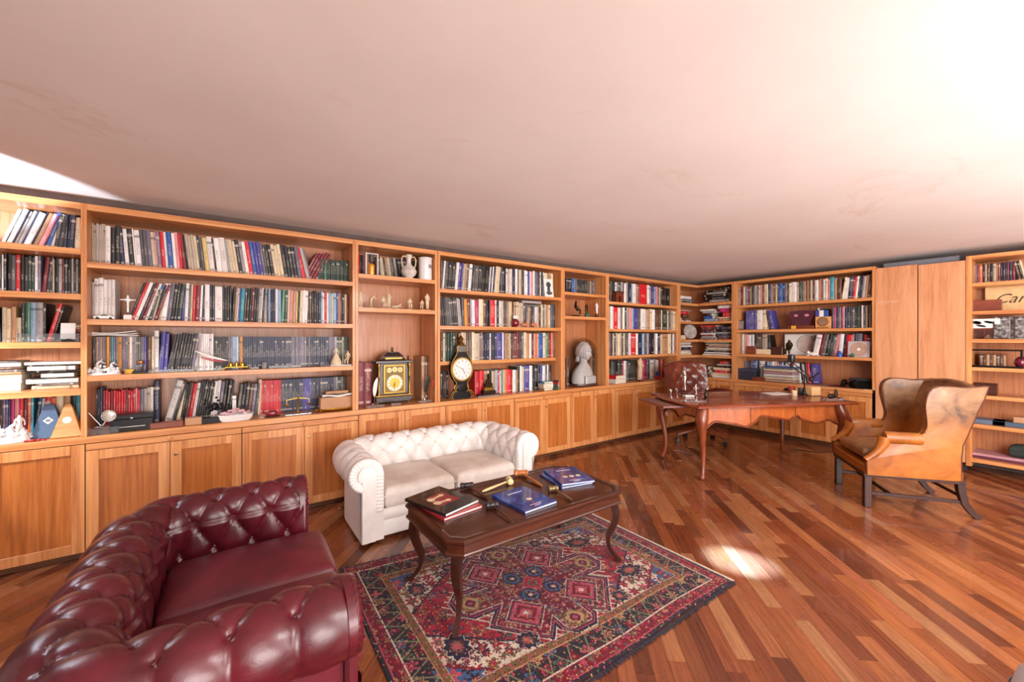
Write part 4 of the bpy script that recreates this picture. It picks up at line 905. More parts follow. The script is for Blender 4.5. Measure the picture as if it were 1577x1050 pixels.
def at1(px,z,y=YS): return (wx(px,y),y,z+.0008)
def at2(px,z,x=XS): return (x,wy(px,x),z+.0008)
def sz(px,loc): # metres spanned by px pixels at loc
    return px*(loc[0]*math.cos(YAW)+loc[1]*math.sin(YAW))/FPX
def skin(name,J,E,m,parent=None,loc=None,rz=0,s=1.0,sub=1):
    me=bpy.data.meshes.new(name); me.from_pydata([(x*s,y*s,z*s) for x,y,z,r in J],E,[]); me.update(); o=bpy.data.objects.new(name,me); COL.objects.link(o); me.materials.append(m)
    md=o.modifiers.new('skin','SKIN'); sv=me.skin_vertices[0].data
    for i,j in enumerate(J): sv[i].radius=(j[3]*s,j[3]*s); sv[i].use_root=(i==0)
    md.use_smooth_shade=True; sb=o.modifiers.new('sub','SUBSURF'); sb.levels=sub; sb.render_levels=sub
    if parent: o.parent=parent
    if loc: o.location=loc
    o.rotation_euler=(0,0,rz); return o
FE=[(0,1),(1,2),(2,3),(3,4),(2,5),(5,6),(6,7),(2,8),(8,9),(9,10),(0,11),(11,12),(12,13),(0,14),(14,15),(15,16)]
def pose(k):
    if k=='stand': return [(0,0,.50,.075),(0,0,.62,.065),(0,0,.78,.075),(0,0,.85,.03),(0,0,.93,.055),(.10,0,.77,.03),(.13,-.02,.63,.024),(.10,-.08,.54,.018),(-.10,0,.77,.03),(-.14,-.02,.64,.024),(-.08,-.09,.60,.018),(.05,0,.42,.055),(.05,0,.24,.035),(.05,-.01,.04,.03),(-.05,0,.42,.055),(-.05,-.02,.24,.035),(-.05,-.03,.04,.03)]
    if k=='sit': return [(0,0,.30,.09),(0,0,.42,.07),(0,-.02,.58,.08),(0,-.03,.66,.03),(0,-.05,.74,.058),(.10,-.02,.56,.03),(.15,-.08,.44,.024),(.10,-.18,.42,.018),(-.10,-.02,.56,.03),(-.14,-.06,.42,.024),(-.06,-.16,.40,.018),(.06,-.10,.30,.06),(.07,-.24,.28,.04),(.07,-.25,.04,.035),(-.06,-.10,.30,.06),(-.07,-.25,.27,.04),(-.09,-.22,.04,.035)]
    if k=='bend': return [(0,0,.45,.08),(.03,0,.56,.07),(.14,0,.68,.075),(.20,0,.72,.03),(.26,0,.76,.055),(.18,.08,.64,.028),(.30,.08,.56,.022),(.38,.05,.52,.018),(.18,-.08,.64,.028),(.31,-.08,.55,.022),(.39,-.05,.50,.018),(0,.05,.38,.055),(-.04,.05,.22,.036),(-.03,.05,.04,.03),(0,-.05,.38,.055),(.05,-.05,.22,.036),(.03,-.05,.04,.03)]
    if k=='lie': return [(0,0,.14,.08),(.12,0,.17,.07),(.26,0,.26,.07),(.31,0,.32,.03),(.36,0,.38,.055),(.28,-.09,.22,.028),(.30,-.12,.10,.022),(.36,-.10,.04,.018),(.24,.09,.24,.028),(.14,.10,.22,.022),(.04,.08,.22,.018),(-.14,.04,.14,.055),(-.26,.05,.22,.036),(-.36,.05,.06,.03),(-.14,-.05,.10,.055),(-.30,-.06,.09,.036),(-.44,-.05,.05,.03)]
def figure(name,label,k,loc,h,m,rz=0,grp=None,plinth=None,cat='figurine'):
    t=thing(name,label,cat,loc,rz,grp); z=0
    if plinth: r_,hh,pm=plinth; G().lathe([(r_,0),(r_,hh*.3),(r_*.88,hh*.5),(r_*.92,hh)],20,M=None).build('plinth',pm,t,True); z=hh
    b=skin('figure',[(x,y,zz_,r*1.35) for x,y,zz_,r in pose(k)],FE,m,t,(0,0,z),0,h); return t
def frame_obj(name,label,cat,loc,w_,h_,d_,mf,mi,rz=0,tilt=0,border=.012,grp=None):
    t=thing(name,label,cat,loc,rz,grp); M=Matrix.Rotation(R(-tilt),4,'X'); g=G()
    for a in ((-w_/2,-w_/2+border,0,h_),(w_/2-border,w_/2,0,h_),(-w_/2+border,w_/2-border,0,border),(-w_/2+border,w_/2-border,h_-border,h_)): g.box(a[0],a[1],0,d_,a[2],a[3],M=M)
    g.build('frame',mf,t); G().box(-w_/2+border,w_/2-border,d_*.3,d_*.8,border,h_-border,M=M).build('picture',mi,t); return t
def pbox(name,label,cat,loc,w_,d_,h_,m,rz=0,grp=None,lid=None,r=.003):
    t=thing(name,label,cat,loc,rz,grp); G().bbox(-w_/2,w_/2,0,d_,0,h_*(.72 if lid else 1),r).build('body',m,t)
    if lid: G().bbox(-w_/2-.002,w_/2+.002,-.002,d_+.002,h_*.725,h_,r).build('lid',lid,t)
    return t
W2R=R(-90)
# left bay
l=at1(104,1.422,3.9); t=thing('photo_card','blank white card standing on the third shelf at the left edge','card',l); G().box(-.034,.034,0,.003,.02,.125,M=Matrix.Rotation(R(-8),4,'X')).build('card',WHP,t); G().bbox(-.05,.05,-.02,.03,0,.008).build('foot',ACR,t)
def car(label,loc,m,s=1,rz=0):
    t=thing('model_car',label,'toy car',loc,rz,'model cars on the shelves'); pr=[(-.05,.006),(-.052,.014),(-.046,.021),(-.026,.023),(-.012,.033),(.012,.034),(.026,.024),(.046,.020),(.053,.013),(.052,.006)]
    g=G(); g.prism([(a*s,b*s) for a,b in pr],-.02*s,.02*s,'xz'); g.build('body',m,t); G().prism([(a*s,b*s) for a,b in [(-.022,.0235),(-.011,.0315),(.011,.0325),(.022,.0242)]],-.0205*s,.0205*s,'xz').build('window',BKL,t)
    for x in (-.032,.032):
        for y in (-.018,.018): G().lathe([(.008*s,-.003*s),(.008*s,.003*s)],12,M=Matrix.Translation((x*s,y*s,.008*s))@Matrix.Rotation(R(90),4,'X')).build('wheel',BKL,t)
car('small dark model car on the third shelf at the left edge',at1(106,1.422,3.845),BKL,.62); car('small white model car in front of the white books',at1(161,1.573,3.86),WHP,1.0)
def rail(label,px0,px1,z,h=.035,y=3.84,m=None,n=1):
    l=at1((px0+px1)/2,z,y); w_=wx(px1,y)-wx(px0,y); t=thing('acrylic_holder',label,'holder',l,0,'clear acrylic holders along the shelves'); G().box(-w_/2,w_/2,0,.003,0,h).build('front',ACR,t); G().box(-w_/2,w_/2,.003,.03,0,.003).build('base',ACR,t)
    for s in (-1,1): G().box(s*(w_/2-.002)-.0015,s*(w_/2-.002)+.0015,.003,.03,.003,h).build('side',ACR,t)
rail('long clear acrylic holder on the third shelf at the left edge',28,124,1.422,.055)
rail('clear acrylic holder in front of the violet blue books',229,300,1.20,.022); rail('clear acrylic holder in front of the white magazines',302,346,1.20,.022)
rail('low clear acrylic holder right of the gilt inkstand',383,399,1.20,.02); rail('long low clear acrylic holder in front of the banded magazines',414,464,1.20,.022); rail('low clear acrylic holder left of the porcelain couple',494,508,1.20,.02)
def pyramid(name,label,loc,w_,d_,h_,m,dm,px_lab,tw=.34,rz=0):
    t=thing(name,label,'metronome',loc,rz,'pyramid metronomes on the worktop'); g=G(); vs=[]
    for z,k in ((.012,1),(h_*.93,tw),(h_,tw*.55)): 
        for x,y in ((-1,-1),(1,-1),(1,1),(-1,1)): vs.append((x*w_/2*k,y*d_/2*k+d_/2,z))
    fs=[(0,1,2,3)[::-1],(8,9,10,11)]+[(k*4+i,k*4+(i+1)%4,(k+1)*4+(i+1)%4,(k+1)*4+i) for k in (0,1) for i in range(4)]
    g.add(vs,fs).build('case',m,t); G().bbox(-w_/2-.004,w_/2+.004,-.004,d_+.004,0,.012).build('foot',m,t)
    a=math.atan2(d_/2*(1-tw),h_*.93-.012); M=Matrix.Translation((0,.5*h_*math.tan(a)-.0015,h_*.52))@Matrix.Rotation(-a,4,'X'); r=w_*.16
    G().prism([(0,-r),(r,0),(0,r),(-r,0)] if dm else [(r*math.cos(2*PI*i/16)*.95,r*math.sin(2*PI*i/16)*.95) for i in range(16)],-.001,.0,'xz',M=M).build('badge',WHP,t)
    if dm:
        for q in (-1,0,1): G().box(q*r*.28-.0025,q*r*.28+.0025,-.0014,-.0011,-r*.35,r*.35,M=M).build('badge_mark',plain('badge_ink',hx('2c3a50'),.6) if q==-1 else bpy.data.materials['badge_ink'],t)
    return t
MBL=plain('blue_painted_wood',hx('4a6484'),.5); MWD=wood('light_pear_wood',hx('b37848'),hx('cb925f'),hx('dba673'),0,.5,.3,0)
l=at1(73,.80,3.90); pyramid('metronome','slate blue metronome with a white diamond badge, left of the wooden one',l,sz(37,l)*.96,.09,sz(52,l),MBL,True,0)
l=at1(102,.80,3.875); pyramid('metronome','pale wooden metronome with a white round badge, right of the blue one',l,sz(34,l)*.96,.09,sz(50,l),MWD,False,0,.26)
def porcelain_group(label,loc,w_,h_,n,seed,tray=True,ms=(PO,)):
    t=thing('porcelain_group',label,'figurine',loc); rg=random.Random(seed)
    G().lathe([(w_*.50,0),(w_*.52,.006),(w_*.46,.012)],24,sy=.45).build('base',PO,t,True)
    for i in range(n):
        x=(-.5+(i+.5)/n)*w_*.75; o=skin('figure',pose(rg.choice(['sit','stand','bend'])),FE,rg.choice(ms),t,(x,rg.uniform(-.012,.012),.011),rg.uniform(-1,1),h_*rg.uniform(.75,1)); 
        g=G(); g.lathe([(h_*.20,0),(h_*.19,h_*.06),(h_*.10,h_*.28),(h_*.055,h_*.42)],14,M=Matrix.Translation((x+.008,0,.011))); g.build('skirt',PO,t,True)
    g=G()
    for i in range(46): q_=rg.uniform(-.44,.44); g.ell(q_*w_,rg.uniform(-.026,.026),.012+rg.random()*h_*.42*(1-abs(q_)),h_*rg.uniform(.05,.11),h_*.07,h_*rg.uniform(.05,.10),8)
    g.build('flowers',rg.choice(ms),t,True); return t
PNK=plain('pink_glaze',hx('c07a86'),.3); 
l=at1(12,.80,3.88); porcelain_group('large white porcelain figure group at the left edge, beside the blue metronome',l,.20,sz(46,l),3,11)
g=G(); l=at1(52,.80,3.845)
for k in range(26): a=k*.55; g.ell(.004*k*.6*math.cos(a)*.9-.0,.0011*k*math.sin(a)*.5,.005+(.004 if k%5==0 else 0),.0055,.0055,.0055,8)
tag(g.build('bead_string',RDP,None,True,loc=l),'coral red string of beads in front of the blue metronome','beads')
# widest bay
l=at1(197,1.573,3.9); t=thing('cross_figure','small off-white cross-shaped figure on a block, second shelf','ornament',l); h=sz(40,l); G().bbox(-.022,.022,-.016,.016,0,h*.2).build('block',WHP,t); skin('figure',[(0,0,.1,.05),(0,0,.45,.045),(0,0,.72,.05),(0,0,.95,.05),(.3,0,.72,.028),(-.3,0,.72,.028)],[(0,1),(1,2),(2,3),(2,4),(2,5)],PO,t,(0,0,h*.2),0,h*.8)
t=thing('newspaper','folded newspaper lying on top of the thin magazines','newspaper',at1(170,1.458,4.0)); w_=sz(66,(wx(170,4),4)); 
for k in range(3): grid(20,6,lambda u,v,k=k:((-.5+u)*w_*(1-.04*k),-.05+v*.17,.004+.011*k+.006*math.sin(u*5+k)+.012*u),'sheet',WHP,t); 
for o in t.children: md=o.modifiers.new('s','SOLIDIFY'); md.thickness=.007
l=at1(159,1.20,3.865); porcelain_group('white porcelain group of two figures on an oval tray',l,sz(40,l),sz(28,l),2,5)
l=at1(199,1.20,3.86); pbox('small_box','tiny yellow box left of the glass jar, third shelf','box',l,sz(11,l),.03,sz(7,l),plain('yellow_card',hx('c99a2e'),.6))
l=at1(217,1.20,3.865); t=thing('glass_jar','small glass jar with a copper cap on a black block','jar',l); G().bbox(-.045,.045,-.02,.025,0,.017).build('block',BKL,t); G().lathe([(.022,.017),(.024,.022),(.024,.06),(.015,.068)],18).build('jar',GLS,t,True); G().lathe([(.017,.069),(.018,.073),(.018,.085),(.012,.088)],18).build('cap',plain('copper',hx('b9734a'),.3,1),t,True)
l=at1(364,1.20,3.87); t=thing('inkstand','gilt inkstand on the third shelf of the widest bay','inkstand',l)
G().bbox(-.075,.075,-.03,.03,.018,.026,.003).build('tray',GO,t)
for sx in (-1,1):
    for sy in (-1,1): G().tube([(sx*.06,sy*.022,.02),(sx*.085,sy*.03,.012),(sx*.09,sy*.032,.0008)],.0045,6).build('foot',GO,t,True)
for sx in (-1,1): G().lathe([(.018,.026),(.02,.04),(.016,.052),(.006,.056)],14,M=Matrix.Translation((sx*.038,0,0))).build('inkwell',GO,t,True)
G().lathe([(.01,.026),(.012,.05),(.004,.07)],12).build('finial',GO,t,True)
def quill(label,base,tip,m,wd=.014,cat='quill pen'):
    b,tp=Vector(base),Vector(tip); d=tp-b; n_=14; g=G(); up=Vector((0,-.3,1)).normalized(); sd=d.normalized().cross(Vector((0,1,0))).normalized(); vs=[]
    for i in range(n_+1):
        f=i/n_; p=b+d*f+sd*(.12*d.length*math.sin(PI*f*.9)*.5); w_=wd*(0.06 if f<.25 else math.sin(PI*min(1,(f-.2)/.8))**.6+.06); 
        for s in (-1,0,1): vs.append(p+sd*w_*s+Vector((0,-.0015 if s==0 else 0,0)))
    vs2=[v+Vector((0,.0012,0)) for v in vs]; N_=len(vs); fs=[]
    for i in range(n_):
        for s in (0,1): a=i*3+s; fs+=[(a,a+1,a+4,a+3),(N_+a+3,N_+a+4,N_+a+1,N_+a)]
    g.add([tuple(v) for v in vs+vs2],fs); o=g.build('quill_pen',m,None,True); return tag(o,label,cat)
quill('white feather quill leaning left out of the gilt inkstand',(wx(366,3.86),3.86,1.262),(wx(300,3.84),3.84,1.36),WHP,.008)
quill('red feather quill leaning left out of the gilt inkstand',(wx(358,3.865),3.85,1.262),(wx(308,3.84),3.84,1.312),RDP,.006)
l=at1(407,1.20,3.87); o=G().lathe([(.016,0),(.018,.01),(.018,.045),(.015,.05)],16).build('stone_pot',GRY,None,True,loc=l); tag(o,'small grey stone pot on the third shelf, right of the inkstand','pot')
l=at1(526,1.20,3.865); t=thing('porcelain_couple','porcelain couple, a lady in a wide skirt and a seated man','figurine',l); w_=sz(34,l); G().bbox(-w_/2,w_/2,-.018,.02,0,.01,.003).build('base',PO,t); G().lathe([(.045,0),(.046,.02),(.026,.07),(.014,.095)],18,M=Matrix.Translation((-.045,0,.01))).build('skirt',POI,t,True); skin('lady',pose('stand'),FE,POI,t,(-.045,0,.02),.4,.155); skin('seated_man',pose('sit'),FE,POI,t,(.055,0,.01),-.6,.165)
l=at1(157,.80,3.875); t=thing('pen_stand','clear block desk stand with a round lens and a slanting pen','desk stand',l); w_=sz(40,l); G().bbox(-w_/2,w_/2,-.03,.035,0,.045,.004).build('block',ACR,t); G().ell(0,-.005,.05,w_*.34,.025,.008,20).build('pen_rest',SIL,t,True)
ML=Matrix.Translation((.035,-.012,.120)); n=28; G().tube([tuple(ML@Vector((.036*math.cos(2*PI*i/n),0,.036*math.sin(2*PI*i/n)))) for i in range(n+1)],.005,8).build('lens_ring',SIL,t,True); G().ell(0,0,0,.034,.005,.034,24,M=ML).build('lens',plain('lens_pearl',hx('b9b0a4'),.15,coat=.8,var=.3),t,True); G().tube([(.0,.0,.052),(.02,0,.085)],.008,8).build('socket',SIL,t,True); G().tube([(-.005,0,.055),(-.06,-.02,.15)],[.006,.003],8).build('pen',SIL,t,True)
l=at1(203,.80,3.87); t=pbox('black_box','glossy black box with a tiny clasp, right of the lens stand','box',l,sz(50,l),.09,sz(26,l),BKL,lid=BKL); G().box(-.006,.006,-.004,0,.088,.096).build('clasp',SIL,t); 
def text(s,size,m,parent,loc,rot,ext=.0006,shear=0,name='lettering',align='CENTER'):
    c=bpy.data.curves.new(name,'FONT'); c.body=s; c.size=size; c.extrude=ext; c.shear=shear; c.align_x=align; c.resolution_u=3; o=bpy.data.objects.new(name,c); COL.objects.link(o); c.materials.append(m); dg=bpy.context.evaluated_depsgraph_get(); me=bpy.data.meshes.new_from_object(o.evaluated_get(dg)); bpy.data.objects.remove(o); o=bpy.data.objects.new(name,me); COL.objects.link(o); o.location=loc; o.rotation_euler=rot; o.parent=parent; return o
G().bbox(-.07,.07,-.0026,-.0020,.030,.0345,.0001).build('gold_print',SIL,t)
for i,(px,w_,h_,m,lb,y) in enumerate(((257,44,9,RWD,'long dark red slab box in a clear case, front of the worktop',3.865),(298,23,11,TNB,'small brown framed box on the worktop, left of the black flowers',3.87),(326,28,9,BKL,'small black base box under the black flower sculpture',3.87))):
    l=at1(px,.80,y); pbox('slab_box',lb,'box',l,sz(w_,l)*.9,.05,sz(h_,l),m)
l=at1(330,.865,3.895); g=G(); rg=random.Random(8)
for k in range(46): g.ell(rg.gauss(0,.035),rg.uniform(-.015,.015),.02+abs(rg.gauss(.03,.03)),.011,.009,.009,7)
tag(g.build('black_flowers',BKL,None,True,loc=l),'black metal flower sculpture left of the porcelain basket','sculpture')
l=at1(363,.80,3.89); t=thing('porcelain_basket','white porcelain basket heaped with pink flowers','basket',l); w_=sz(47,l); G().lathe([(w_*.40,0),(w_*.47,.02),(w_*.49,.05),(w_*.46,.052),(w_*.42,.03)],28,sy=.45).build('basket',PO,t,True); g=G(); rg=random.Random(3)
for k in range(34): a=rg.uniform(0,2*PI); r_=rg.uniform(0,.42)*w_; g.ell(r_*math.cos(a),r_*.4*math.sin(a),.058+.035*(1-r_/w_/.42),.015,.012,.010,8)
g.build('flowers',plain('pink_white_glaze',hx('d8a9ae'),.3,coat=.3,var=.3),t,True)
l=at1(419,.80,3.90); t=thing('glass_dome_weight','red and amber glass dome paperweight on a dark stand','paperweight',l); G().lathe([(.06,0),(.062,.006),(.05,.012)],20,sy=.5).build('stand',DWD,t,True); G().ell(0,0,.028,.042,.022,.026,18).build('glass',plain('ruby_glass',hx('7a1f2a'),.1,coat=.8),t,True)
l=at1(404,.80,3.87); tag(G().bbox(-.02,.02,-.01,.02,0,.035,.005).build('glass_cube',ACR,None,loc=l),'small clear glass cube on the worktop, left of the ruby dome','paperweight')
l=at1(459,.80,3.885); t=thing('balance_scale','small brass balance scale on a tray','scale',l); G().bbox(-.10,.10,-.025,.03,0,.012,.003).build('tray',SIL,t); G().lathe([(.02,.012),(.006,.02),(.005,.14),(.009,.145),(.001,.16)],12).build('column',GO,t,True); G().tube([(-.085,0,.128),(0,0,.142),(.085,0,.128)],.003,6).build('beam',GO,t,True)
for s in (-1,1): G().lathe([(.001,0),(.024,.008),(.026,.012)],14,cap=False,M=Matrix.Translation((s*.085,0,.075))).build('pan',GO,t,True); G().tube([(s*.085,0,.08),(s*.085,0,.128)],.0012,4).build('chain',GO,t)
l=at1(520,.80,3.91); t=thing('gilt_tray','long gilt footed tray under the tan box','tray',l); w_=sz(66,l); G().lathe([(w_*.46,.010),(w_*.5,.018),(w_*.5,.026),(w_*.47,.024),(w_*.44,.016)],32,sy=.28).build('tray',GO,t,True)
for k in range(4): G().ell((-.38+.253*k)*w_,-.03,.007,.008,.008,.0068,8).build('foot',GO,t,True)
w_=sz(56,l); pbox('tan_box','open tan cardboard box on the gilt tray','box',(l[0]+.01,l[1]-.045,l[2]+.0265),w_*.98,.085,sz(17,l),TNB)
t=thing('folded_cloth','folded white papers on top of the tan box','paper',(l[0]+.0,l[1]-.03,l[2]+.0265+sz(17,l)+.001)); grid(24,8,lambda u,v:((-.42+.84*u)*w_,-.02+v*.08,.018+.010*math.sin(u*9+v*2)*.6),'sheet',WHP,t).modifiers.new('s','SOLIDIFY').thickness=.014
o=G().bbox(-w_*.33,w_*.25,-.015,.045,0,.022,.003).build('flat_box',TNB,None,loc=(l[0],l[1]-.03,l[2]+.0265+sz(17,l)+.031)); tag(o,'flat tan box lid lying on the folded white papers','box')
# niche with the square clock
YN=3.93
l=at1(572,2.03,3.90); t=thing('vial_display','clear case holding a vial of amber liquid with a black cap','display case',l); w_=sz(19,l); h=sz(34,l); g=G()
for a in ((-w_/2,-w_/2+.008),(w_/2-.008,w_/2)): g.box(a[0],a[1],-.02,.03,0,h)
g.box(-w_/2+.008,w_/2-.008,-.02,.03,h-.008,h); g.build('case_frame',PO,t); G().lathe([(.026,.004),(.028,.01),(.028,h*.48),(.02,h*.52)],16).build('vial',plain('amber_liquid',hx('e0951e'),.15,coat=.6),t,True); G().lathe([(.008,h*.53),(.008,h*.6),(.026,h*.62),(.026,h*.93)],16).build('cap',plain('grey_cap',hx('4a4544'),.4),t,True)
l=at1(629.5,2.03,3.90); t=thing('amphora_vase','white maiolica vase with two looped handles','vase',l); h=sz(37,l); G().lathe([(h*.18,0),(h*.19,h*.03),(h*.16,h*.06),(h*.28,h*.16),(h*.33,h*.30),(h*.27,h*.45),(h*.12,h*.58),(h*.085,h*.70),(h*.10,h*.84),(h*.15,h*.97),(h*.13,h)],28).build('body',plain('maiolica',hx('cfc7bd'),.25,coat=.4,var=.25),t,True)
for s in (-1,1): G().tube([(s*h*.10,0,h*.90),(s*h*.24,0,h*.93),(s*h*.31,0,h*.82),(s*h*.30,0,h*.62),(s*h*.24,0,h*.45)],h*.028,8).build('handle',POI,t,True)
l=at1(655,2.03,3.89); t=thing('apothecary_jar','tall white apothecary jar with a dark printed label','jar',l); h=sz(34,l); r_=sz(10.5,l); G().lathe([(r_*.93,0),(r_*.96,h*.03),(r_*.93,h*.93),(r_,h*.95),(r_*.98,h),(r_*.6,h*1.01)],28).build('body',PO,t,True)
grid(10,4,lambda u,v:(r_*.955*math.sin(.1+u*.8),-r_*.955*math.cos(.1+u*.8),h*(.52+.16*v)),'label_print',GRY,t)
F3=[('standing ivory figurine, first from the left in the clock niche',555,'stand',26),('ivory figurine bending forward over a bowl, clock niche',571,'bend',24),('small seated ivory figurine beside a pot, clock niche',590,'sit',24),('tall ivory figurine in the middle of the clock niche row',599,'stand',24),('reclining ivory figurine in the clock niche row',611,'lie',20),('pair-like seated ivory figurine, right of the reclining one',631,'sit',23),('small seated ivory figurine near the niche side, right',650,'sit',20),('standing ivory figurine, last on the right in the clock niche',658,'stand',27)]
for lb,px,k,hh in F3: l=at1(px,1.725,3.90); figure('ivory_figurine',lb,k,l,sz(hh,l),POI,random.uniform(-.6,.6),'ivory figurines in the clock niche',(sz(5,l),.008,POI))
# bracket clock
def disc(g,r,y0,y1,n=40,M=None,m=0): g.lathe([(r,y0),(r,y1)],n,m,M=(M or Matrix())@Matrix.Rotation(R(90),4,'X'))
l=at1(607.5,.80,3.985); t=thing('bracket_clock','ebonised square bracket clock with gilt columns and arched pediment','clock',l); w_=sz(55,l); h=sz(88,l)
GDK=plain('aged_gilt',hx('a8853f'),.35,1); CH=plain('chapter_ring_silver',hx('c9bfa8'),.4,.4); EB=wood('ebonised_wood',hx('1c0f0d'),hx('2c1713'),hx('3a201a'),0,.25,.5,.4,20,.1)
def zz(f): return f*h
g=G().bbox(-w_*.52,w_*.52,-.005,.135,zz(.03),zz(.13),.006); g.bbox(-w_*.5,w_*.5,0,.13,0.012,zz(.05)); g.build('plinth',EB,t); 
for s in (-1,1): G().ell(s*w_*.43,.03,.008,.014,.014,.0078,10).build('foot',GDK,t,True)
G().bbox(-w_*.53,w_*.53,-.008,.138,zz(.13),zz(.155),.003).build('plinth_moulding',GDK,t)
G().bbox(-w_*.46,w_*.46,.008,.13,zz(.155),zz(.72),.004).build('case',EB,t)
G().bbox(-w_*.53,w_*.53,-.006,.14,zz(.70),zz(.755),.006).build('cornice',EB,t)
d=G().bbox(-w_*.31,w_*.31,-.004,.012,zz(.18),zz(.68),.003).build('dial_door',GDK,t); G().bbox(-w_*.265,w_*.265,-.006,-.003,zz(.205),zz(.655),.0005).build('dial_plate',plain('matted_brass',hx('7a6238'),.5,.7),d)
M=Matrix.Translation((0,-.0055,zz(.36))); g=G(); disc(g,w_*.225,0,.003,40,M); g.build('chapter_ring',CH,d,True); g=G(); disc(g,w_*.145,.0028,.005,40,M); g.build('dial_centre',GDK,d,True)
g=G()
for k in range(12): a=R(30*k); g.box(-.0022,.0022,-.0045,-.003,w_*.165,w_*.205,M=M@Matrix.Rotation(a,4,'Y'))
g.build('numerals',BKL,d); g=G(); g.box(-.002,.002,-.0075,-.006,-.01,w_*.11,M=M@Matrix.Rotation(R(205),4,'Y')); g.box(-.0015,.0015,-.0085,-.007,-.01,w_*.17,M=M@Matrix.Rotation(R(186),4,'Y')); g.build('hands',BKL,d)
for q in (-1,0,1):
    g=G(); MM_=Matrix.Translation((q*w_*.155,-.0055,zz(.585 if q else .595))); disc(g,w_*.068,0,.003,24,MM_); s_=g.build('subsidiary_dial',CH,d,True); g=G(); disc(g,w_*.045,.0028,.0045,20,MM_); g.build('subsidiary_centre',GDK,s_,True)
for s in (-1,1): G().lathe([(.013,zz(.155)),(.014,zz(.18)),(.009,zz(.2)),(.0085,zz(.44)),(.013,zz(.46)),(.009,zz(.48)),(.010,zz(.62)),(.017,zz(.66)),(.015,zz(.70))],14,M=Matrix.Translation((s*w_*.435,-.002,0))).build('column',GDK,t,True)
pr=[(w_*.33,zz(.755)),(w_*.34,zz(.77)),(w_*.31,zz(.79)),(w_*.30,zz(.82)),(w_*.25,zz(.85)),(w_*.18,zz(.885)),(w_*.17,zz(.90))]
g=G(); vs=[]
for r_,z in pr:
    for x,y in ((-1,-1),(1,-1),(1,1),(-1,1)): vs.append((x*r_,.068+y*r_*.40,z))
g.add(vs,[(0,3,2,1),tuple(range(24,28))]+[(k*4+i,k*4+(i+1)%4,(k+1)*4+(i+1)%4,(k+1)*4+i) for k in range(6) for i in range(4)]).build('pediment',EB,t); G().box(-w_*.24,w_*.24,.068-w_*.34*.40-.003,.068-w_*.31*.4,zz(.775),zz(.80)).build('pediment_mount',GDK,t)
for x,y,z0 in ((-.42,.02,.755),(.42,.02,.755),(0,.068,.90)): G().lathe([(.006,0),(.012,.01),(.005,.02),(.012,.032),(.004,.045),(.001,.055)],12,M=Matrix.Translation((x*w_,y,zz(z0)))).build('finial',GDK,t,True)
def glassblock(label,px,w_,h_,y=3.86,cat='paperweight'): l=at1(px,.80,y); tag(G().bbox(-sz(w_,l)/2,sz(w_,l)/2,0,.03,0,h_,.003).build('glass_block',ACR,None,loc=l),label,cat)
glassblock('long flat clear glass block left of the bracket clock',579,28,.018); glassblock('small clear glass block in front of the bracket clock',611,15,.022)
l=at1(577,.80,3.90); t=thing('inkwell','clear glass inkwell holding the white quill','inkwell',l); G().lathe([(.02,0),(.022,.004),(.022,.028),(.010,.034),(.010,.04)],16).build('glass',GLS,t,True)
quill('white feather quill upright beside the bracket clock',(wx(577,3.90),3.90,.842),(wx(582,3.89),3.89,1.075),PO,.018)
l=at1(655,.80,3.88); t=thing('quill_stand','clear slab stand for the black quill','desk stand',l); G().bbox(-.07,.07,-.02,.03,0,.02).build('slab',ACR,t); G().lathe([(.012,.02),(.014,.03),(.008,.045)],12,M=Matrix.Translation((-.01,0,0))).build('socket',SIL,t,True)
quill('black feather quill with a red bow, right of the bracket clock',(wx(653.5,3.88),3.88,.848),(wx(662,3.87),3.87,1.06),BKL,.022)
g=G(); g.ell(0,0,0,.016,.008,.02,10); g.ell(-.012,-.002,-.03,.008,.004,.022,8); g.ell(.030,0,.012,.022,.004,.006,8); tag(g.build('red_bow',RDP,None,True,loc=(wx(667,3.865),3.855,1.01)),'red bow tied on the black quill','ribbon')
l=at1(677,.80,3.87); t=thing('glass_bowl','cut glass bowl between the two clocks','bowl',l); G().lathe([(.03,0),(.034,.004),(.05,.02),(.054,.04),(.050,.04),(.045,.022),(.03,.008),(.001,.007)],24).build('bowl',GLS,t,True)
# waisted mantel clock
l=at1(711,.80,3.865); t=thing('mantel_clock','waisted black and gilt mantel clock with white round dial','clock',l); Z=sz(1,l); 
prof=[(0,-.5),(14,-.5),(17,3),(16,8),(11,14),(9,20),(10,26),(14,31),(17.5,38),(19,46),(18,54),(14,62),(10,68),(8,72),(8.5,76),(9,80),(6,83)]
out_=[(x*Z,max(.004,z*Z*1.0)) for x,z in prof]; poly=out_+[(-x,z) for x,z in out_[::-1] if x>0]; poly=[p for i,p in enumerate(poly) if i==0 or (abs(p[0]-poly[i-1][0])+abs(p[1]-poly[i-1][1]))>1e-5]
G().prism(poly[1:],-.004,.05,'xz').build('case',BKL,t); 
side=lambda s:[(s*x*Z,-.008,max(.004,z*Z)) for x,z in prof[1:]]
for s in (-1,1):
    G().tube(side(s),.0055,6).build('gilt_edge',GDK,t,True); G().tube([(s*8*Z,-.01,12*Z),(s*15*Z,-.012,13*Z),(s*20*Z,-.012,7*Z),(s*19*Z,-.012,2*Z),(s*22*Z,-.010,.6*Z)],.006,6).build('scroll_foot',GDK,t,True)
M=Matrix.Translation((0,-.006,46*Z)); g=G(); disc(g,18.2*Z,0,.010,40,M); b_=g.build('bezel',GDK,t,True); g=G(); disc(g,16*Z,.0095,.013,40,M); b2=g.build('dial',PO,b_,True)
g=G()
for k in range(12): g.box(-.0022,.0022,-.0145,-.0128,11.2*Z,14.2*Z,M=M@Matrix.Rotation(R(30*k),4,'Y'))
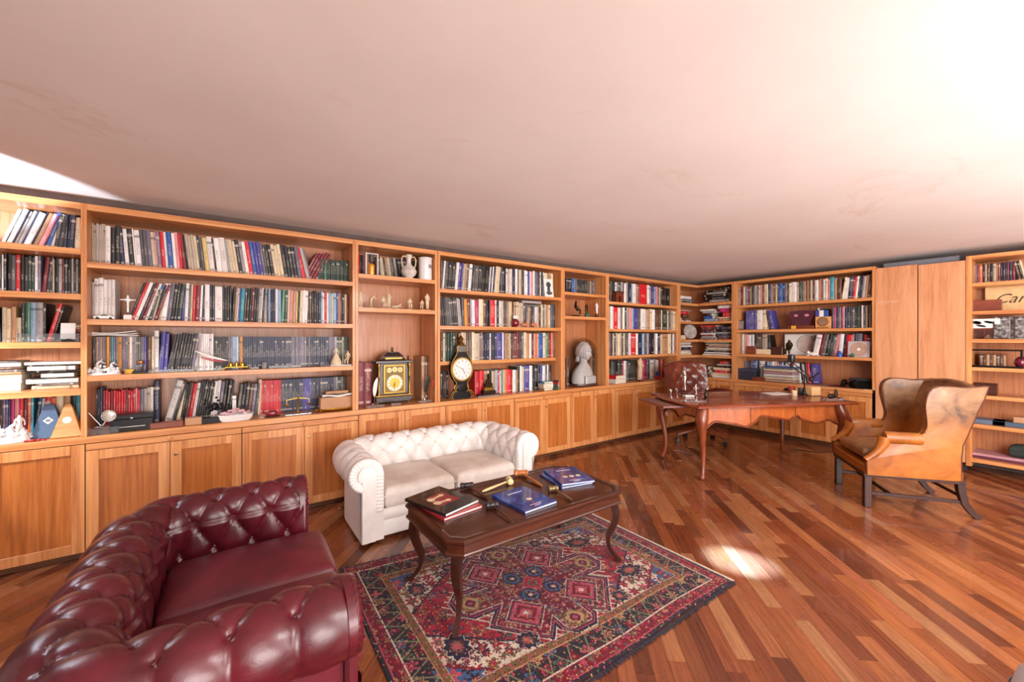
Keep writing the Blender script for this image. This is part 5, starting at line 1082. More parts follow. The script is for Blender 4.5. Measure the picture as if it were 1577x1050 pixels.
g.box(-.0022,.0022,-.016,-.0145,-.01,9*Z,M=M@Matrix.Rotation(R(150),4,'Y')); g.box(-.0016,.0016,-.0165,-.015,-.01,12.5*Z,M=M@Matrix.Rotation(R(-62),4,'Y')); g.build('numerals_and_hands',BKL,b_)
g=G(); g.lathe([(11*Z,-.012),(13*Z,-.006)],30,M=Matrix.Translation((0,-.004,18*Z))@Matrix.Rotation(R(90),4,'X')@Matrix.Diagonal((1,.72,1,1))); g.build('pendulum_bezel',GDK,t,True); g=G(); g.ell(0,-.014,18*Z,9*Z,.003,6*Z,20); g.build('pendulum_window',BKL,t,True)
G().bbox(-9*Z,9*Z,-.008,.045,72*Z,82*Z,.004).build('cap',plain('cap_metal',hx('6c6460'),.35,.6),t); G().lathe([(7*Z,82*Z),(5*Z,85*Z),(2.5*Z,88*Z),(4.5*Z,92*Z),(2*Z,96*Z),(.5*Z,98*Z)],14,M=Matrix.Translation((0,.018,0))).build('finial',GDK,t,True)
# bay behind the waisted clock: small items
l=at1(846,1.95,3.835); t=thing('portrait_card','white card with a dark ink portrait, leaning on the top shelf','card',l,R(-4)); M=Matrix.Rotation(R(-7),4,'X'); w_=sz(17,l); h=sz(28,l); G().box(-w_/2,w_/2,0,.004,0,h,M=M).build('card',WHP,t); g=G(); INK=plain('ink_print',hx('3f3a48'),.7,var=.4)
for x,z,a,b in ((0,.68,.19,.17),(0,.42,.13,.14),(.05,.22,.24,.11)): g.lathe([(1,-.001),(1,0)],20,M=M@Matrix.Translation((x*w_,0,z*h))@Matrix.Rotation(R(90),4,'X')@Matrix.Diagonal((a*w_*1.4,b*h,1,1)))
g.build('portrait_print',INK,t)
o=G().bbox(0,wx(835,4.0)-wx(789,4.0),0,.17,0,.03,.002).build('flat_folder',GRY,None,loc=(wx(789,4.0),4.0,1.573+.253)); tag(o,'flat grey folder box lying on the books, second shelf','box')
o=G().bbox(0,wx(833,4.0)-wx(803,4.0),0,.16,0,.03,.002).build('flat_folder',plain('mauve_card',hx('a89a96'),.7),None,loc=(wx(804,3.95),3.95,1.573+.297)); tag(o,'upper pale folder box lying on the grey one, second shelf','box')
l=at1(794,1.573,3.88); t=thing('red_ball','dark red glass ball with a white neck, second shelf','ornament',l); G().ell(0,0,.05,.048,.04,.049,20).build('ball',plain('ruby_ball',hx('7e1022'),.15,coat=.7),t,True); G().bbox(-.035,.03,-.01,.01,.098,.135,.004).build('neck',PO,t)
for px,s_,lb in ((808,1,'left orange coral crab ornament on the second shelf'),(823,1.1,'right orange coral crab ornament on the second shelf')):
    l=at1(px,1.573,3.88); t=thing('coral_crab',lb,'ornament',l,0,'orange coral ornaments'); G().ell(0,0,.032,.035*s_,.015,.018,14).build('body',plain('coral_orange',hx('cf7a4a'),.4) if 'coral_orange' not in bpy.data.materials else bpy.data.materials['coral_orange'],t,True)
    for k in range(6): a=-1+k*.4; G().tube([(.02*a,0,.03),(.055*a*s_,-.005,.045),(.06*a*s_,-.006,.0008)],.004,5).build('leg',bpy.data.materials['coral_orange'],t,True)
    for q in (-1,1): G().tube([(q*.02,0,.04),(q*.035,-.005,.065),(q*.028,-.006,.085)],.005,5).build('claw',bpy.data.materials['coral_orange'],t,True)
l=at1(752,.80,3.92); t=thing('stepped_monument','small bronze stepped monument on a square dark base','ornament',l); u_=sz(1,l)
for k,(r_,z0,z1) in enumerate(((17,0,3),(11,3,8),(8.5,8,13),(6.5,13,19),(4,19,24))): G().bbox(-r_*u_,r_*u_,-r_*u_*.4,r_*u_*.4,z0*u_,z1*u_-.0005,.002).build('step',(DWD,BRZ,GDK,BRZ,BRZ)[k],t)
G().lathe([(3*u_,24*u_),(1.5*u_,27*u_),(2.4*u_,30*u_),(.4*u_,34*u_)],12).build('finial',BRZ,t,True)
l=at1(752,.80,3.845); tag(G().bbox(-.14,.14,-.02,.02,0,.014,.002).build('marble_slab',GRY,None,loc=l),'thin grey stone slab in front of the stepped monument','slab')
def pile(items,px,z,y,grp,W2=False):
    for i,(w_,d_,h_,m,lb,rz) in enumerate(items):
        l=at2(px,z,y) if W2 else at1(px,z,y); t=thing('lying_book',lb,'book',l,rz+(W2R if W2 else 0),grp); G().bbox(-w_/2+.002,w_/2-.003,.003,d_-.003,.002,h_-.002,.001).build('pages',PAPER,t)
        g=G(); g.box(-w_/2,w_/2,0,d_,0,.002); g.box(-w_/2,w_/2,0,d_,h_-.002,h_); g.box(-w_/2,-w_/2+.002,0,d_,.002,h_-.002); g.build('cover',m,t); z+=h_+.0012
BC_=lambda k:bpy.data.materials.get('cover_'+k) or plain('cover_'+k,hx(BC[k]),.4)
G1='little book piles beside the bust'
pile([(.14,.10,.03,BC_('T'),'tan book, bottom of the left little pile by the bust',0),(.17,.10,.055,BC_('b'),'thick beige book, middle of the left little pile by the bust',.06),(.13,.09,.02,BC_('t'),'teal book, on top of the left little pile by the bust',-.08)],845,.80,3.86,G1)
pile([(.11,.10,.035,BC_('E'),'green book, bottom of the right little pile by the bust',0),(.13,.10,.03,BC_('v'),'mauve book, second in the right little pile by the bust',.05),(.12,.10,.025,BC_('R'),'red book, third in the right little pile by the bust',0),(.11,.09,.02,BC_('e'),'dark green book, top of the right little pile by the bust',.1)],865,.80,3.86,G1)
# bust under a glass dome
l=at1(898,.80,4.0); t=thing('marble_bust','white marble bust of a young person facing right','bust',(l[0],l[1],.8358),R(8)); u_=sz(1,l)
def headf(u,v):
    th=2*PI*u; ph=PI*v; x=math.sin(ph)*math.sin(th); y=-math.sin(ph)*math.cos(th); z=math.cos(ph)
    hw,hd,hh=.082,.100,.118; f=max(0,-y); jaw=1-.28*max(0,-z-.1)
    X=x*hw*jaw; Y=y*hd; Zz=z*hh
    if y<0:
        Y-=.034*math.exp(-((x/.15)**2+((z+.14)/.19)**2))        # nose
        Y-=.022*math.exp(-((x/.30)**2+((z+.66)/.13)**2))            # chin
        Y-=.014*math.exp(-((x/.26)**2+((z+.42)/.07)**2))            # lips
        for s in (-1,1): Y+=.022*math.exp(-(((x-s*.36)/.17)**2+((z-.12)/.11)**2)) # eye sockets
        for s in (-1,1): Y-=.007*math.exp(-(((x-s*.36)/.09)**2+((z-.11)/.05)**2)) # eyelids
        Y-=.008*math.exp(-((x/.6)**2+((z-.30)/.08)**2))
    return (X,Y,Zz)
bs=.5*u_/.0088*2; 
M=Matrix.Translation((0,-.016,.425))@Matrix.Rotation(R(12),4,'X')@Matrix.Scale(1.04,4)
g=G(); nu,nv=64,48; vs=[tuple(M@Vector(headf(i/nu,j/(nv-1)))) for j in range(nv) for i in range(nu)]; fs=[(j*nu+i,j*nu+(i+1)%nu,(j+1)*nu+(i+1)%nu,(j+1)*nu+i) for j in range(nv-1) for i in range(nu)]; g.add(vs,fs)
tors=[(.185,.115,0),(.195,.12,.03),(.182,.115,.10),(.155,.10,.165),(.115,.082,.215),(.070,.062,.25),(.050,.052,.275),(.046,.050,.33),(.046,.050,.38)]
vs=[];n=40
for a,b,z in tors:
    for i in range(n): th=2*PI*i/n; vs.append((a*math.copysign(abs(math.cos(th))**.8,math.cos(th)),b*math.sin(th)+(.01 if z<.2 else 0)-(.0 if z<.25 else .004),z))
g.add(vs,[(k*n+i,k*n+(i+1)%n,(k+1)*n+(i+1)%n,(k+1)*n+i) for k in range(len(tors)-1) for i in range(n)]+[tuple(range(n-1,-1,-1))]); g.build('head_and_shoulders',MAR,t,60)
g=G(); rg=random.Random(5)
def hairf(u,v):
    th=2*PI*u; ph=PI*.66*v; x=math.sin(ph)*math.sin(th); y=-math.sin(ph)*math.cos(th); z=math.cos(ph); w_=1.07+.05*math.sin(th*8+ph*5)+.035*math.sin(ph*12+th*3)+.10*max(0,y)
    cut=1 if y>-.30 or z>.45 else .86
    return (x*.084*w_*cut,y*.103*w_*cut-.008,.428+z*.116*w_)
grid(60,30,hairf,'hair',MAR,t,wrapu=True)
for s in (-1,1): G().ell(s*.088,.004,.425,.010,.016,.027,10).build('ear',MAR,t,True)
g=G(); rg=random.Random(9)
for k in range(16): g.ell(rg.uniform(-.045,.045),.055+rg.uniform(-.01,.025),.30+k*.010,.030,.026,.028,8)
g.build('hair_knot',MAR,t,True)
G().bbox(-.11,.11,-.135,-.09,.0,.10,.004).build('name_block',MAR,t)
t=thing('display_plinth','dark oval wooden base carrying the bust and dome','base',(l[0],l[1],l[2])); G().lathe([(.24,0),(.245,.008),(.235,.02),(.235,.033),(.2,.0342)],40,sy=.68).build('base',DWD,t,True)
t=thing('glass_dome','tall clear glass dome covering the marble bust','glass dome',(l[0],l[1],l[2]+.035)); r_=.225; pr=[(r_,0),(r_,.40)]+[(r_*math.cos(R(a)),.40+r_*.95*math.sin(R(a))) for a in range(10,91,10)]; pr+= [(max(.0005,(r_-.004)*math.cos(R(a))),.40+(r_*.95-.004)*math.sin(R(a))) for a in range(90,-1,-10)]+[(r_-.004,.0)]
DGL=N('dome_glass',.02,.25); DGL.b.inputs['Transmission Weight'].default_value=1; DGL.b.inputs['IOR'].default_value=1.03; G().lathe([(max(.0005,a),b) for a,b in pr],48,cap=False,sy=.70).build('dome',DGL.m,t,True)
figure('bronze_figure','dark bronze seated woman, bust niche','sit',at1(886,1.725,3.92),.26,BRZ,.9,None,(.06,.02,BRZ)); figure('bronze_figure','little brown standing bronze, middle of the bust niche shelf','stand',at1(903,1.725,3.92),.17,BRZ,0,None,(.03,.02,BRZ))
figure('white_madonna','slender white figure on a dark base, bust niche','stand',at1(919,1.725,3.9),.17,PO,0,None,(.028,.045,DWD)); l=at1(906,1.725,3.87); pbox('green_box','small dark green box beside the slender white figure','box',l,.07,.03,.05,GRN)
# bay left of corner
l=at1(955,1.95,3.86); t=thing('wooden_house','little red-brown wooden house with a doorway','ornament',l); u_=sz(1,l); g=G(); g.box(-9*u_,-3*u_,0,.07,0,15*u_); g.box(2*u_,9*u_,0,.07,0,15*u_); g.box(-3*u_,2*u_,0,.07,10*u_,15*u_); g.box(-3*u_,2*u_,.06,.07,0,10*u_); g.build('walls',RWD,t); G().prism([(-9.6*u_,15*u_),(9.6*u_,15*u_),(8*u_,17*u_),(-8*u_,17*u_)],-.005,.075,'xz').build('roof',DWD,t)
pile([(.22,.16,.06,BC_('W'),'white book under the scarlet box, left of the desk',0),(.21,.15,.05,BC_('R'),'scarlet box on the white book, left of the desk',.03)],956,.80,3.87,'scarlet and white pile')
figure('carved_figure','tall carved bone figure on the worktop, left of the office chair','stand',at1(986,.80,3.9),.36,SKIN,0,None,(.04,.02,DWD))
l=at1(1013,.80,3.9); t=thing('toy_block','blue and red toy with round blue top','toy',l); G().ell(0,0,.09,.045,.03,.035,14).build('top',BLP,t,True); G().bbox(-.03,.06,-.02,.03,0,.052,.006).build('body',RDP,t)
l=at1(1062,1.42,3.93); t=thing('display_plate','round grey patterned plate standing on the third corner shelf','plate',l,R(-25)); M=Matrix.Translation((0,0,.13))@Matrix.Rotation(R(80),4,'X'); G().lathe([(.001,0),(.07,0),(.115,.012),(.12,.02),(.112,.02),(.068,.008),(.001,.008)],28,cap=False,M=M).build('plate',plain('patterned_grey',hx('a8a09c'),.3,coat=.3,var=.35),t,True); G().bbox(-.05,.05,-.03,.05,0,.012).build('stand',DWD,t)
figure('brown_jug_figure','small brown seated figure on the corner shelf','sit',at1(1052,1.717,3.9),.17,RWD,0)
# ---- right wall bay behind the desk
def R2(*a,**k): return a
l=at2(1234,1.573); t=thing('mask_bowl','fan-shaped maroon painted piece on a wooden stand','ornament',l,W2R); G().bbox(-.16,.16,-.03,.05,0,.045,.004).build('stand',RWD,t); g=G(); pl_=[(-.10,.0),(.10,.0),(.155,.17),(.13,.205),(0,.215),(-.13,.205),(-.155,.17)]; g.prism([(a,b+.046) for a,b in pl_],-.005,.025,'xz'); b_=g.build('fan_body',plain('maroon_lacquer',hx('4e2030'),.3,coat=.4),t)
for s,c in ((-1,PNK),(1,PNK)): G().ell(s*.065,-.006,.19,.028,.004,.02,12).build('eye_ornament',c,b_,True)
l=at2(1222,1.573,6.60); tag(G().box(-.03,.03,0,.004,0,.045).build('yellow_note',plain('yellow_note_paper',hx('e0a93a'),.8),None,loc=l,rot=(0,0,W2R)),'small yellow note on the shelf edge under the fan piece','note')
l=at2(1267,1.573,6.62); t=thing('shelf_clock','pale wooden square clock with a round dial','clock',l,W2R); u_=sz(1,l); w_=20*u_; G().bbox(-w_/2,w_/2,0,.04,0,w_*.92,.006).build('case',MWD,t); M=Matrix.Translation((0,-.001,w_*.52)); g=G(); disc(g,w_*.36,0,.004,32,M); g.build('bezel',GO,t,True); g=G(); disc(g,w_*.29,.0035,.006,32,M); g.build('dial',plain('brown_dial',hx('8a6a58'),.5),t,True); G().bbox(-w_*.4,w_*.4,-.003,0,w_*.04,w_*.10,.001).build('plaque',GO,t)
for px,m,lb,nm in ((1259,BC_('p'),'violet cube on top of the pale wooden clock','small_cube'),(1265,WHP,'white cube on top of the pale wooden clock','small_cube'),(1272.5,BLP,'blue cube on top of the pale wooden clock','small_cube')):
    l=(6.65,wy(px,6.64),1.573+w_*.92+.002); tag(G().bbox(-.024,.024,-.018,.0,0,.085,.004).build(nm,m,None,loc=l,rot=(0,0,W2R)),lb,'cube')
l=at2(1141,1.573); frame_obj('framed_picture','little dark picture frame at the left end, behind the desk','picture frame',l,.10,.15,.012,DWD,GRY,W2R,4); 
for px,w_,h_,m,lb in ((1157,13,12,RWD,'brown wooden box, first on the third shelf behind the desk'),(1175,20,8,CRP,'cream box with gilt ornament on the third shelf behind the desk'),(1196,14,12,DWD,'dark box right of the cream one, third shelf behind the desk')):
    l=at2(px,1.20); t=pbox('small_box',lb,'box',l,sz(w_,l),.05,sz(h_,l),m,W2R)
l=at2(1216,1.20); figure('bearded_figure','dark seated gnome-like figurine on the third shelf','sit',l,.30,BRZ,W2R)
l=at2(1236,1.20,6.86); t=thing('circle_drawing','white sheet with a large round drawing, standing on the third shelf','picture',l,W2R); w_=.46; G().bbox(-w_/2,w_/2,0,.01,0,.30,.001).build('sheet',WHP,t); M=Matrix.Translation((.05,-.0005,.16)); g=G(); n=48; vs=[(r_*math.cos(2*PI*i/n),-.001,r_*math.sin(2*PI*i/n)) for r_ in (.125,.118) for i in range(n)]; g.add([tuple(M@Vector(v)) for v in vs],[(i,(i+1)%n,n+(i+1)%n,n+i) for i in range(n)]); g.build('ring_print',INK,t); g=G(); disc(g,.112,0,.0008,40,M); g.build('disc_print',plain('pale_print',hx('cbb7b0'),.8,var=.2),t)
l=at2(1253,1.20,6.63); t=thing('porcelain_animal','small white porcelain animal lying on the third shelf','figurine',l,W2R); G().ell(0,0,.028,.06,.025,.027,14).build('body',PO,t,True); G().ell(-.06,-.005,.045,.022,.02,.022,12).build('head',PO,t,True)
for q in (-1,1): G().tube([(q*.035,-.01,.02),(q*.055,-.02,.006),(q*.075,-.022,.005)],.007,6).build('paw',PO,t,True)
l=at2(1322,1.20,6.64); t=thing('disc_case','clear square case with an iridescent disc','disc',l,W2R); w_=sz(27,l); M=Matrix.Rotation(R(-8),4,'X'); G().box(-w_/2,w_/2,0,.006,0,w_*.92,M=M).build('case',plain('silver_card',hx('b9aeb0'),.35),t); g=G(); disc(g,w_*.40,0,.002,36,M@Matrix.Translation((0,0,w_*.46))); d_=g.build('disc',plain('iridescent_disc',hx('cfae9a'),.2,.5,var=.25),t,True); g=G(); disc(g,w_*.08,.0018,.003,20,M@Matrix.Translation((0,0,w_*.46))); g.build('hub',WHP,d_,True)
l=at2(1313,1.20,6.595); tag(G().ell(0,0,.024,.042,.022,.0235,14).build('glass_frog',GRN,None,True,loc=l),'small dark green glass ornament in front of the disc case','ornament'); l=at2(1293,1.20,6.60); tag(G().lathe([(.03,0),(.032,.03),(.018,.06),(.006,.08)],14).build('blue_bell',BLP,None,True,loc=l),'small blue bell-shaped ornament left of the red books','ornament')
l=at2(1146,.80,6.64); pbox('storage_case','dark blue grey lidded storage case on the worktop in the corner','box',l,sz(32,l),.16,sz(17,l),plain('dark_blue_card',hx('2e3040'),.5),W2R,lid=plain('dark_blue_lid',hx('3a3c50'),.5))
for px,lb in ((1163,'small brown frame lying left of the clear file box'),(1173,'second small brown frame lying left of the clear file box')): l=at2(px,.80,6.62); pbox('brown_case',lb,'box',l,sz(9.5,l),.05,sz(6,l),RWD,W2R)
l=at2(1198,.80,6.63); t=thing('file_box','clear plastic file box full of papers, with a blue lid','file box',l,W2R); w_=sz(44,l); h=sz(24,l); G().bbox(-w_/2,w_/2,0,.24,0,h*.94,.006).build('box',ACR,t); G().bbox(-w_/2-.006,w_/2+.006,-.006,.246,h*.945,h,.005).build('lid',BLP,t)
for k in range(5): G().bbox(-w_/2+.012,w_/2-.012-.01*(k%2),.012,.22,.006+k*h*.17,.004+(k+.85)*h*.17,.001).build('paper_bundle',(TNB,CRP,WHP,PNK,CRP)[k],t)
l=at2(1309,.80,6.66); t=thing('headphones','black over-ear headphones lying on the worktop','headphones',l,W2R); 
for s in (-1,1): g=G(); g.lathe([(.02,-.02),(.05,-.018),(.055,0),(.05,.018),(.03,.024)],24,M=Matrix.Translation((s*.065,0,.056))@Matrix.Rotation(R(90-14*s),4,'Y')); g.build('ear_cup',BKL,t,True)
G().tube([(-.085,.0,.06),(-.08,.10,.05),(-.04,.155,.03),(.04,.155,.03),(.08,.10,.05),(.085,0,.06)],.011,8).build('headband',BKL,t,True)
l=at2(1333,.80,6.70); t=thing('turntable_case','flat black electronic case with a domed clear lid, at the worktop end','device',l,W2R); G().bbox(-.17,.055,0,.22,0,.085,.006).build('body',BKL,t); G().bbox(-.17,.055,.0,.22,.087,.13,.016).build('lid',plain('smoked_plastic',hx('3a3f42'),.15,coat=.5),t)
for k,(px,m,lb) in enumerate(((1278,BC_('v'),'mauve magazine lying flat near the headphones'),(1290,BC_('r'),'maroon magazine lying flat left of the headphones'))):
    l=at2(px,.80,6.64); tag(G().bbox(-.09,.09,0,.14,0,.008,.001).build('flat_magazine',m,None,loc=l,rot=(0,0,W2R+.2*k)),lb,'magazine')
o=G().bbox(-.045,.045,0,.02,0,.004).build('white_leaflet',WHP,None,loc=at2(1337,.80,6.59),rot=(0,0,W2R)); tag(o,'small white leaflet in front of the black device','paper')
# ---- right shelving
l=at2(1516,1.734,6.66); pbox('wooden_box','red-brown wooden box left of the lettered sign','box',l,sz(34,l),.10,sz(17,l),RWD,W2R)
l=at2(1600,1.734,6.88); t=thing('shop_sign','cream sign board with dark script lettering','sign',(6.88,wy(1517,6.88)-.48,l[2]),W2R); G().bbox(-.48,.62,0,.012,0,.265,.002).build('board',plain('cream_sign',hx('d8b27c'),.5),t); text('Cartier',.14,DWD,t,(-.48+wy(1517,6.88)-wy(1530,6.88),-.001,.09),(R(90),0,0),.001,.45,'lettering','LEFT')
l=at2(1516,1.436,6.70); t=thing('card_box','brown drawer box under the pale card with sketches','box',l,W2R); w_=sz(35,l); G().bbox(-w_/2,w_/2,0,.12,0,.115,.003).build('body',RWD,t)
for s in (-1,1): G().bbox(s*w_*.245-w_*.23,s*w_*.245+w_*.23,-.004,0,.01,.105,.002).build('drawer',DWD,t)
for s in (-1,1): G().ell(s*w_*.245,-.008,.05,.006,.006,.006,8).build('knob',GO,t,True)
t=thing('sketch_card','pale card with two ink sketches on the brown drawer box','card',(l[0],l[1],l[2]+.1165),W2R); G().box(-w_/2,w_/2*.9,0,.006,0,.10).build('card',WHP,t); g=G()
for x,z,a,b in ((-.22,.06,.14,.018),(.14,.062,.17,.012),(-.1,.025,.16,.010)): g.lathe([(1,-.0008),(1,0)],16,M=Matrix.Translation((x*w_,0,z))@Matrix.Rotation(R(14),4,'Y')@Matrix.Rotation(R(90),4,'X')@Matrix.Diagonal((a*w_,b,1,1)))
g.build('sketch_print',INK,t)
l=at2(1522,1.436,6.62); tag(G().lathe([(.03,0),(.035,.012),(.02,.03),(.01,.045)],14).build('silver_bell',SIL,None,True,loc=l),'little silver bell in front of the brown drawer box','bell')
PHT=N('photo_print',.3,.5); pv=PHT.coord(); PHM=PHT.col(PHT.ramp(PHT.noise(pv,28,3),[(.38,hx('2c2a2c')),(.55,hx('8f8a88')),(.7,hx('d5d0cc'))]))
for k,(px,lb) in enumerate(((1546,'black and white portrait photo, left one of the two on the right shelving'),(1571,'black and white photo of a garlanded figure, right shelving edge'))):
    l=at2(px,1.436,6.68); frame_obj('framed_photo',lb,'photograph',l,sz(22,l),.24,.012,SIL if k else DWD,PHM,W2R,6,.008,'framed photos on the right shelving')
l=at2(1530,1.136,6.64); t=thing('book_case','black glazed case around a row of small leather books','display case',l,W2R); w_=sz(57,l); g=G(); g.bbox(-w_/2,w_/2,-.05,.10,0,.018); g.bbox(-w_/2,w_/2,-.03,.10,.175,.19); g.box(-w_/2,-w_/2+.015,-.04,.10,.018,.175); g.box(w_/2-.015,w_/2,-.04,.10,.018,.175); g.build('case',BKL,t)
l=at2(1573,1.136,6.66); tag(G().ell(0,0,.062,.07,.05,.061,18).build('maroon_vase',plain('maroon_glaze',hx('6e1830'),.2,coat=.5),None,True,loc=l),'round maroon vase beside the black case of leather books','vase')
l=at2(1517,.84,6.66); t=thing('letter_box','dark brown leather box with a brass knob, behind the wing chair','box',l,W2R); G().bbox(-.085,.085,0,.10,0,.125,.008).build('body',DWD,t); G().ell(0,-.004,.09,.010,.006,.010,10).build('knob',GO,t,True)
l=at2(1562,.84,6.66); t=thing('reading_glasses','pair of thin metal spectacles on the shelf','glasses',l,W2R)
for s in (-1,1): G().tube([(s*.032+.024*math.cos(a),0,.024+.018*math.sin(a)) for a in [2*PI*k/14 for k in range(15)]],.0015,5).build('rim',SIL,t); G().tube([(s*.056,0,.026),(s*.06,.11,.003)],.0013,5).build('temple',SIL,t)
for px,w_,m,lb,z in ((1517,40,plain('slate_card',hx('5a6a80'),.6),'flat slate blue box on the sixth shelf, left one',.528),(1560,42,plain('slate_card_dark',hx('43586e'),.6),'flat slate blue box on the sixth shelf, right one',.528)):
    l=at2(px,z,6.66); pbox('flat_box',lb,'box',l,sz(w_,l),.2,.045,m,W2R,'flat slate boxes')
l=at2(1572,.574,6.68); pbox('wooden_case','small tan wooden case on the right slate box','box',l,.10,.14,.06,TNB,W2R)
for k,(m,lb) in enumerate(((plain('maroon_card',hx('5a2438'),.5),'large maroon album lying on the bottom shelf'),(plain('pink_card',hx('b08088'),.5),'large pale pink album on the maroon one, bottom shelf'))):
    l=at2(1540,.157+k*.027,6.65); tag(G().bbox(-.25,.25,0,.28,0,.026,.002).build('album',m,None,loc=l,rot=(0,0,W2R)),lb,'album','albums on the bottom shelf')
l=at2(1577,.2115,6.70); t=thing('dark_bag','dark green cloth bag on the bottom shelf albums','bag',l,W2R); cushion('body',-.10,.12,-.02,.14,.001,.12,plain('dark_green_cloth',hx('26302a'),.8),t,.02)
# ---------------- coffee table things ----------------
TZ=.471+.0095-.007+.0012; TZ=.464+.0095+.0006
def big_book(label,c,w_,d_,h_,rz,m,z=TZ,extra=None):
    t=thing('picture_book',label,'book',(c[0],c[1],z),rz,'large picture books on the coffee table'); g=G(); g.box(-w_/2,w_/2,-d_/2,d_/2,0,.0025); g.box(-w_/2,w_/2,-d_/2,d_/2,h_-.0025,h_); g.box(-w_/2,-w_/2+.003,-d_/2,d_/2,.0025,h_-.0025); g.build('cover',m,t)
    G().box(-w_/2+.003,w_/2-.004,-d_/2+.003,d_/2-.003,.0025,h_-.0025).build('pages',WHP,t)
    if extra: extra(t,w_,d_,h_)
    return t
CVB=N('blue_cover',.12,.5,.6); cbv=CVB.coord(); CBM=CVB.col(CVB.ramp(CVB.noise(cbv,7,5,.6,.5),[(.35,hx('14285e')),(.55,hx('234a94')),(.75,hx('3f70b8'))])); CKM=plain('black_cover',hx('1c1b20'),.25,coat=.4); CRM=plain('red_cover',hx('b3323a'),.25,coat=.4)
def art_black(t,w_,d_,h_):
    G().box(-w_*.28,w_*.27,-d_*.22,d_*.22,h_,h_+.0006).build('print_panel',plain('print_red',hx('8e2230'),.3,coat=.4),t)
    for k,(x0,y0,x1,y1) in enumerate(((-.2,.10,.12,.13),(-.22,-.08,.05,-.12))):
        g=G(); g.tube([(x0*w_,y0*d_,h_+.0008),(x1*w_,y1*d_,h_+.0008)],.010,6,M=Matrix.Diagonal((1,1,1,1)),sq=.04); g.lathe([(.024,0),(.024,.0008)],16,M=Matrix.Translation((x0*w_,y0*d_,h_+.0006))); g.lathe([(.016,0),(.016,.0008)],16,M=Matrix.Translation((x1*w_,y1*d_,h_+.0006))); g.build('gavel_print',CRP,t)
def art_blue(n):
    def f(t,w_,d_,h_):
        for k in range(n): G().lathe([(.018,0),(.018,.0006)],20,M=Matrix.Translation(((-.16+.2*k if n>1 else .05)*w_,-.10*d_,h_))).build('watch_print',CRP,t)
        G().lathe([(.010,0),(.010,.0006)],16,M=Matrix.Translation((.0,-.25*d_,h_))).build('seal_print',RDP,t)
        for k,ww in enumerate((.5,.34)): G().box(-w_*.05-w_*ww/2+.03,w_*.05+w_*ww/2-.03,-d_*(.34+.06*k)-.002,-d_*(.34+.06*k)+.002,h_,h_+.0005).build('title_print',WHP,t)
        G().box(-.05,.06,d_*.30,d_*.32,h_,h_+.0005).build('heading_print',WHP,t)
    return f
big_book('red covered book under the black one, left end of the coffee table',(1.09,2.175),.262,.34,.014,R(7),CRM)
big_book('black covered book printed with two crossed gavels, left end of the coffee table',(1.072,2.205),.262,.35,.016,R(16),CKM,TZ+.0146,art_black)
big_book('blue picture book in the middle of the coffee table',(1.50,1.97),.25,.31,.014,R(3),CBM,TZ,art_blue(1))
big_book('lower of the two blue picture books, right end of the coffee table',(1.955,2.095),.245,.30,.011,R(-11),CBM,TZ)
big_book('upper of the two blue picture books, right end of the coffee table',(1.985,2.10),.245,.31,.012,R(-17),CBM,TZ+.0116,art_blue(3))
def gavel(label,hx0,hx1,tip,m,r=.019,hr=.006,m2=None):
    """head from hx0 to hx1 lying on the table, handle to tip"""
    a,b,tp=Vector((*hx0,TZ+r+.0012)),Vector((*hx1,TZ+r+.0012)),Vector((*tip,TZ+.0085)); c=(a+b)/2; t=thing('gavel',label,'gavel',(c.x,c.y,0),0,'wooden gavels on the coffee table'); a-=Vector((c.x,c.y,0)); b-=Vector((c.x,c.y,0)); tp-=Vector((c.x,c.y,0)); cc=(a+b)/2; L_=(b-a).length; Mx=Matrix.Translation(a)@(b-a).to_track_quat('Z','Y').to_matrix().to_4x4()
    G().lathe([(r*.75,0),(r,L_*.05),(r,L_*.22),(r*.8,L_*.27),(r*.9,L_*.32),(r*.9,L_*.68),(r*.8,L_*.73),(r,L_*.78),(r,L_*.95),(r*.75,L_)],18,M=Mx).build('head',m,t,True)
    d=(tp-cc); P_=[cc+d*(f/8) for f in range(9)]; G().tube([tuple(p) for p in P_],[hr*q for q in (.9,.8,.8,.9,1.05,1.15,1.2,1.15,.7)],8).build('handle',m2 or m,t,True); return t
EBY=plain('ebony_turned',hx('2c2426'),.35); BOX_=plain('boxwood',hx('d8c08a'),.4); OLV=plain('olive_wood',hx('b06a34'),.35); WAL=plain('walnut_turned',hx('54301f'),.35)
gavel('dark ridged gavel beside the black book, handle pointing to the viewer',(1.275,2.355),(1.355,2.325),(1.325,2.10),EBY,.019,.007,WAL)
gavel('small black gavel with a brown handle, left of the middle blue book',(1.245,1.995),(1.315,1.975),(1.262,1.755),EBY,.018,.005,WAL)
gavel('pale boxwood gavel lying behind the middle blue book',(1.60,2.275),(1.575,2.215),(1.355,2.215),BOX_,.021,.007)
gavel('orange brown olive wood gavel, farthest on the coffee table',(1.70,2.35),(1.785,2.30),(1.725,2.075),OLV,.021,.009)
gavel('olive and brass gavel with a thin handle, beside the right blue books',(1.705,1.985),(1.765,1.965),(1.722,1.79),plain('horn_brass',hx('7d6a45'),.3,.4),.018,.005,plain('pale_steel',hx('a89a86'),.3,.8))
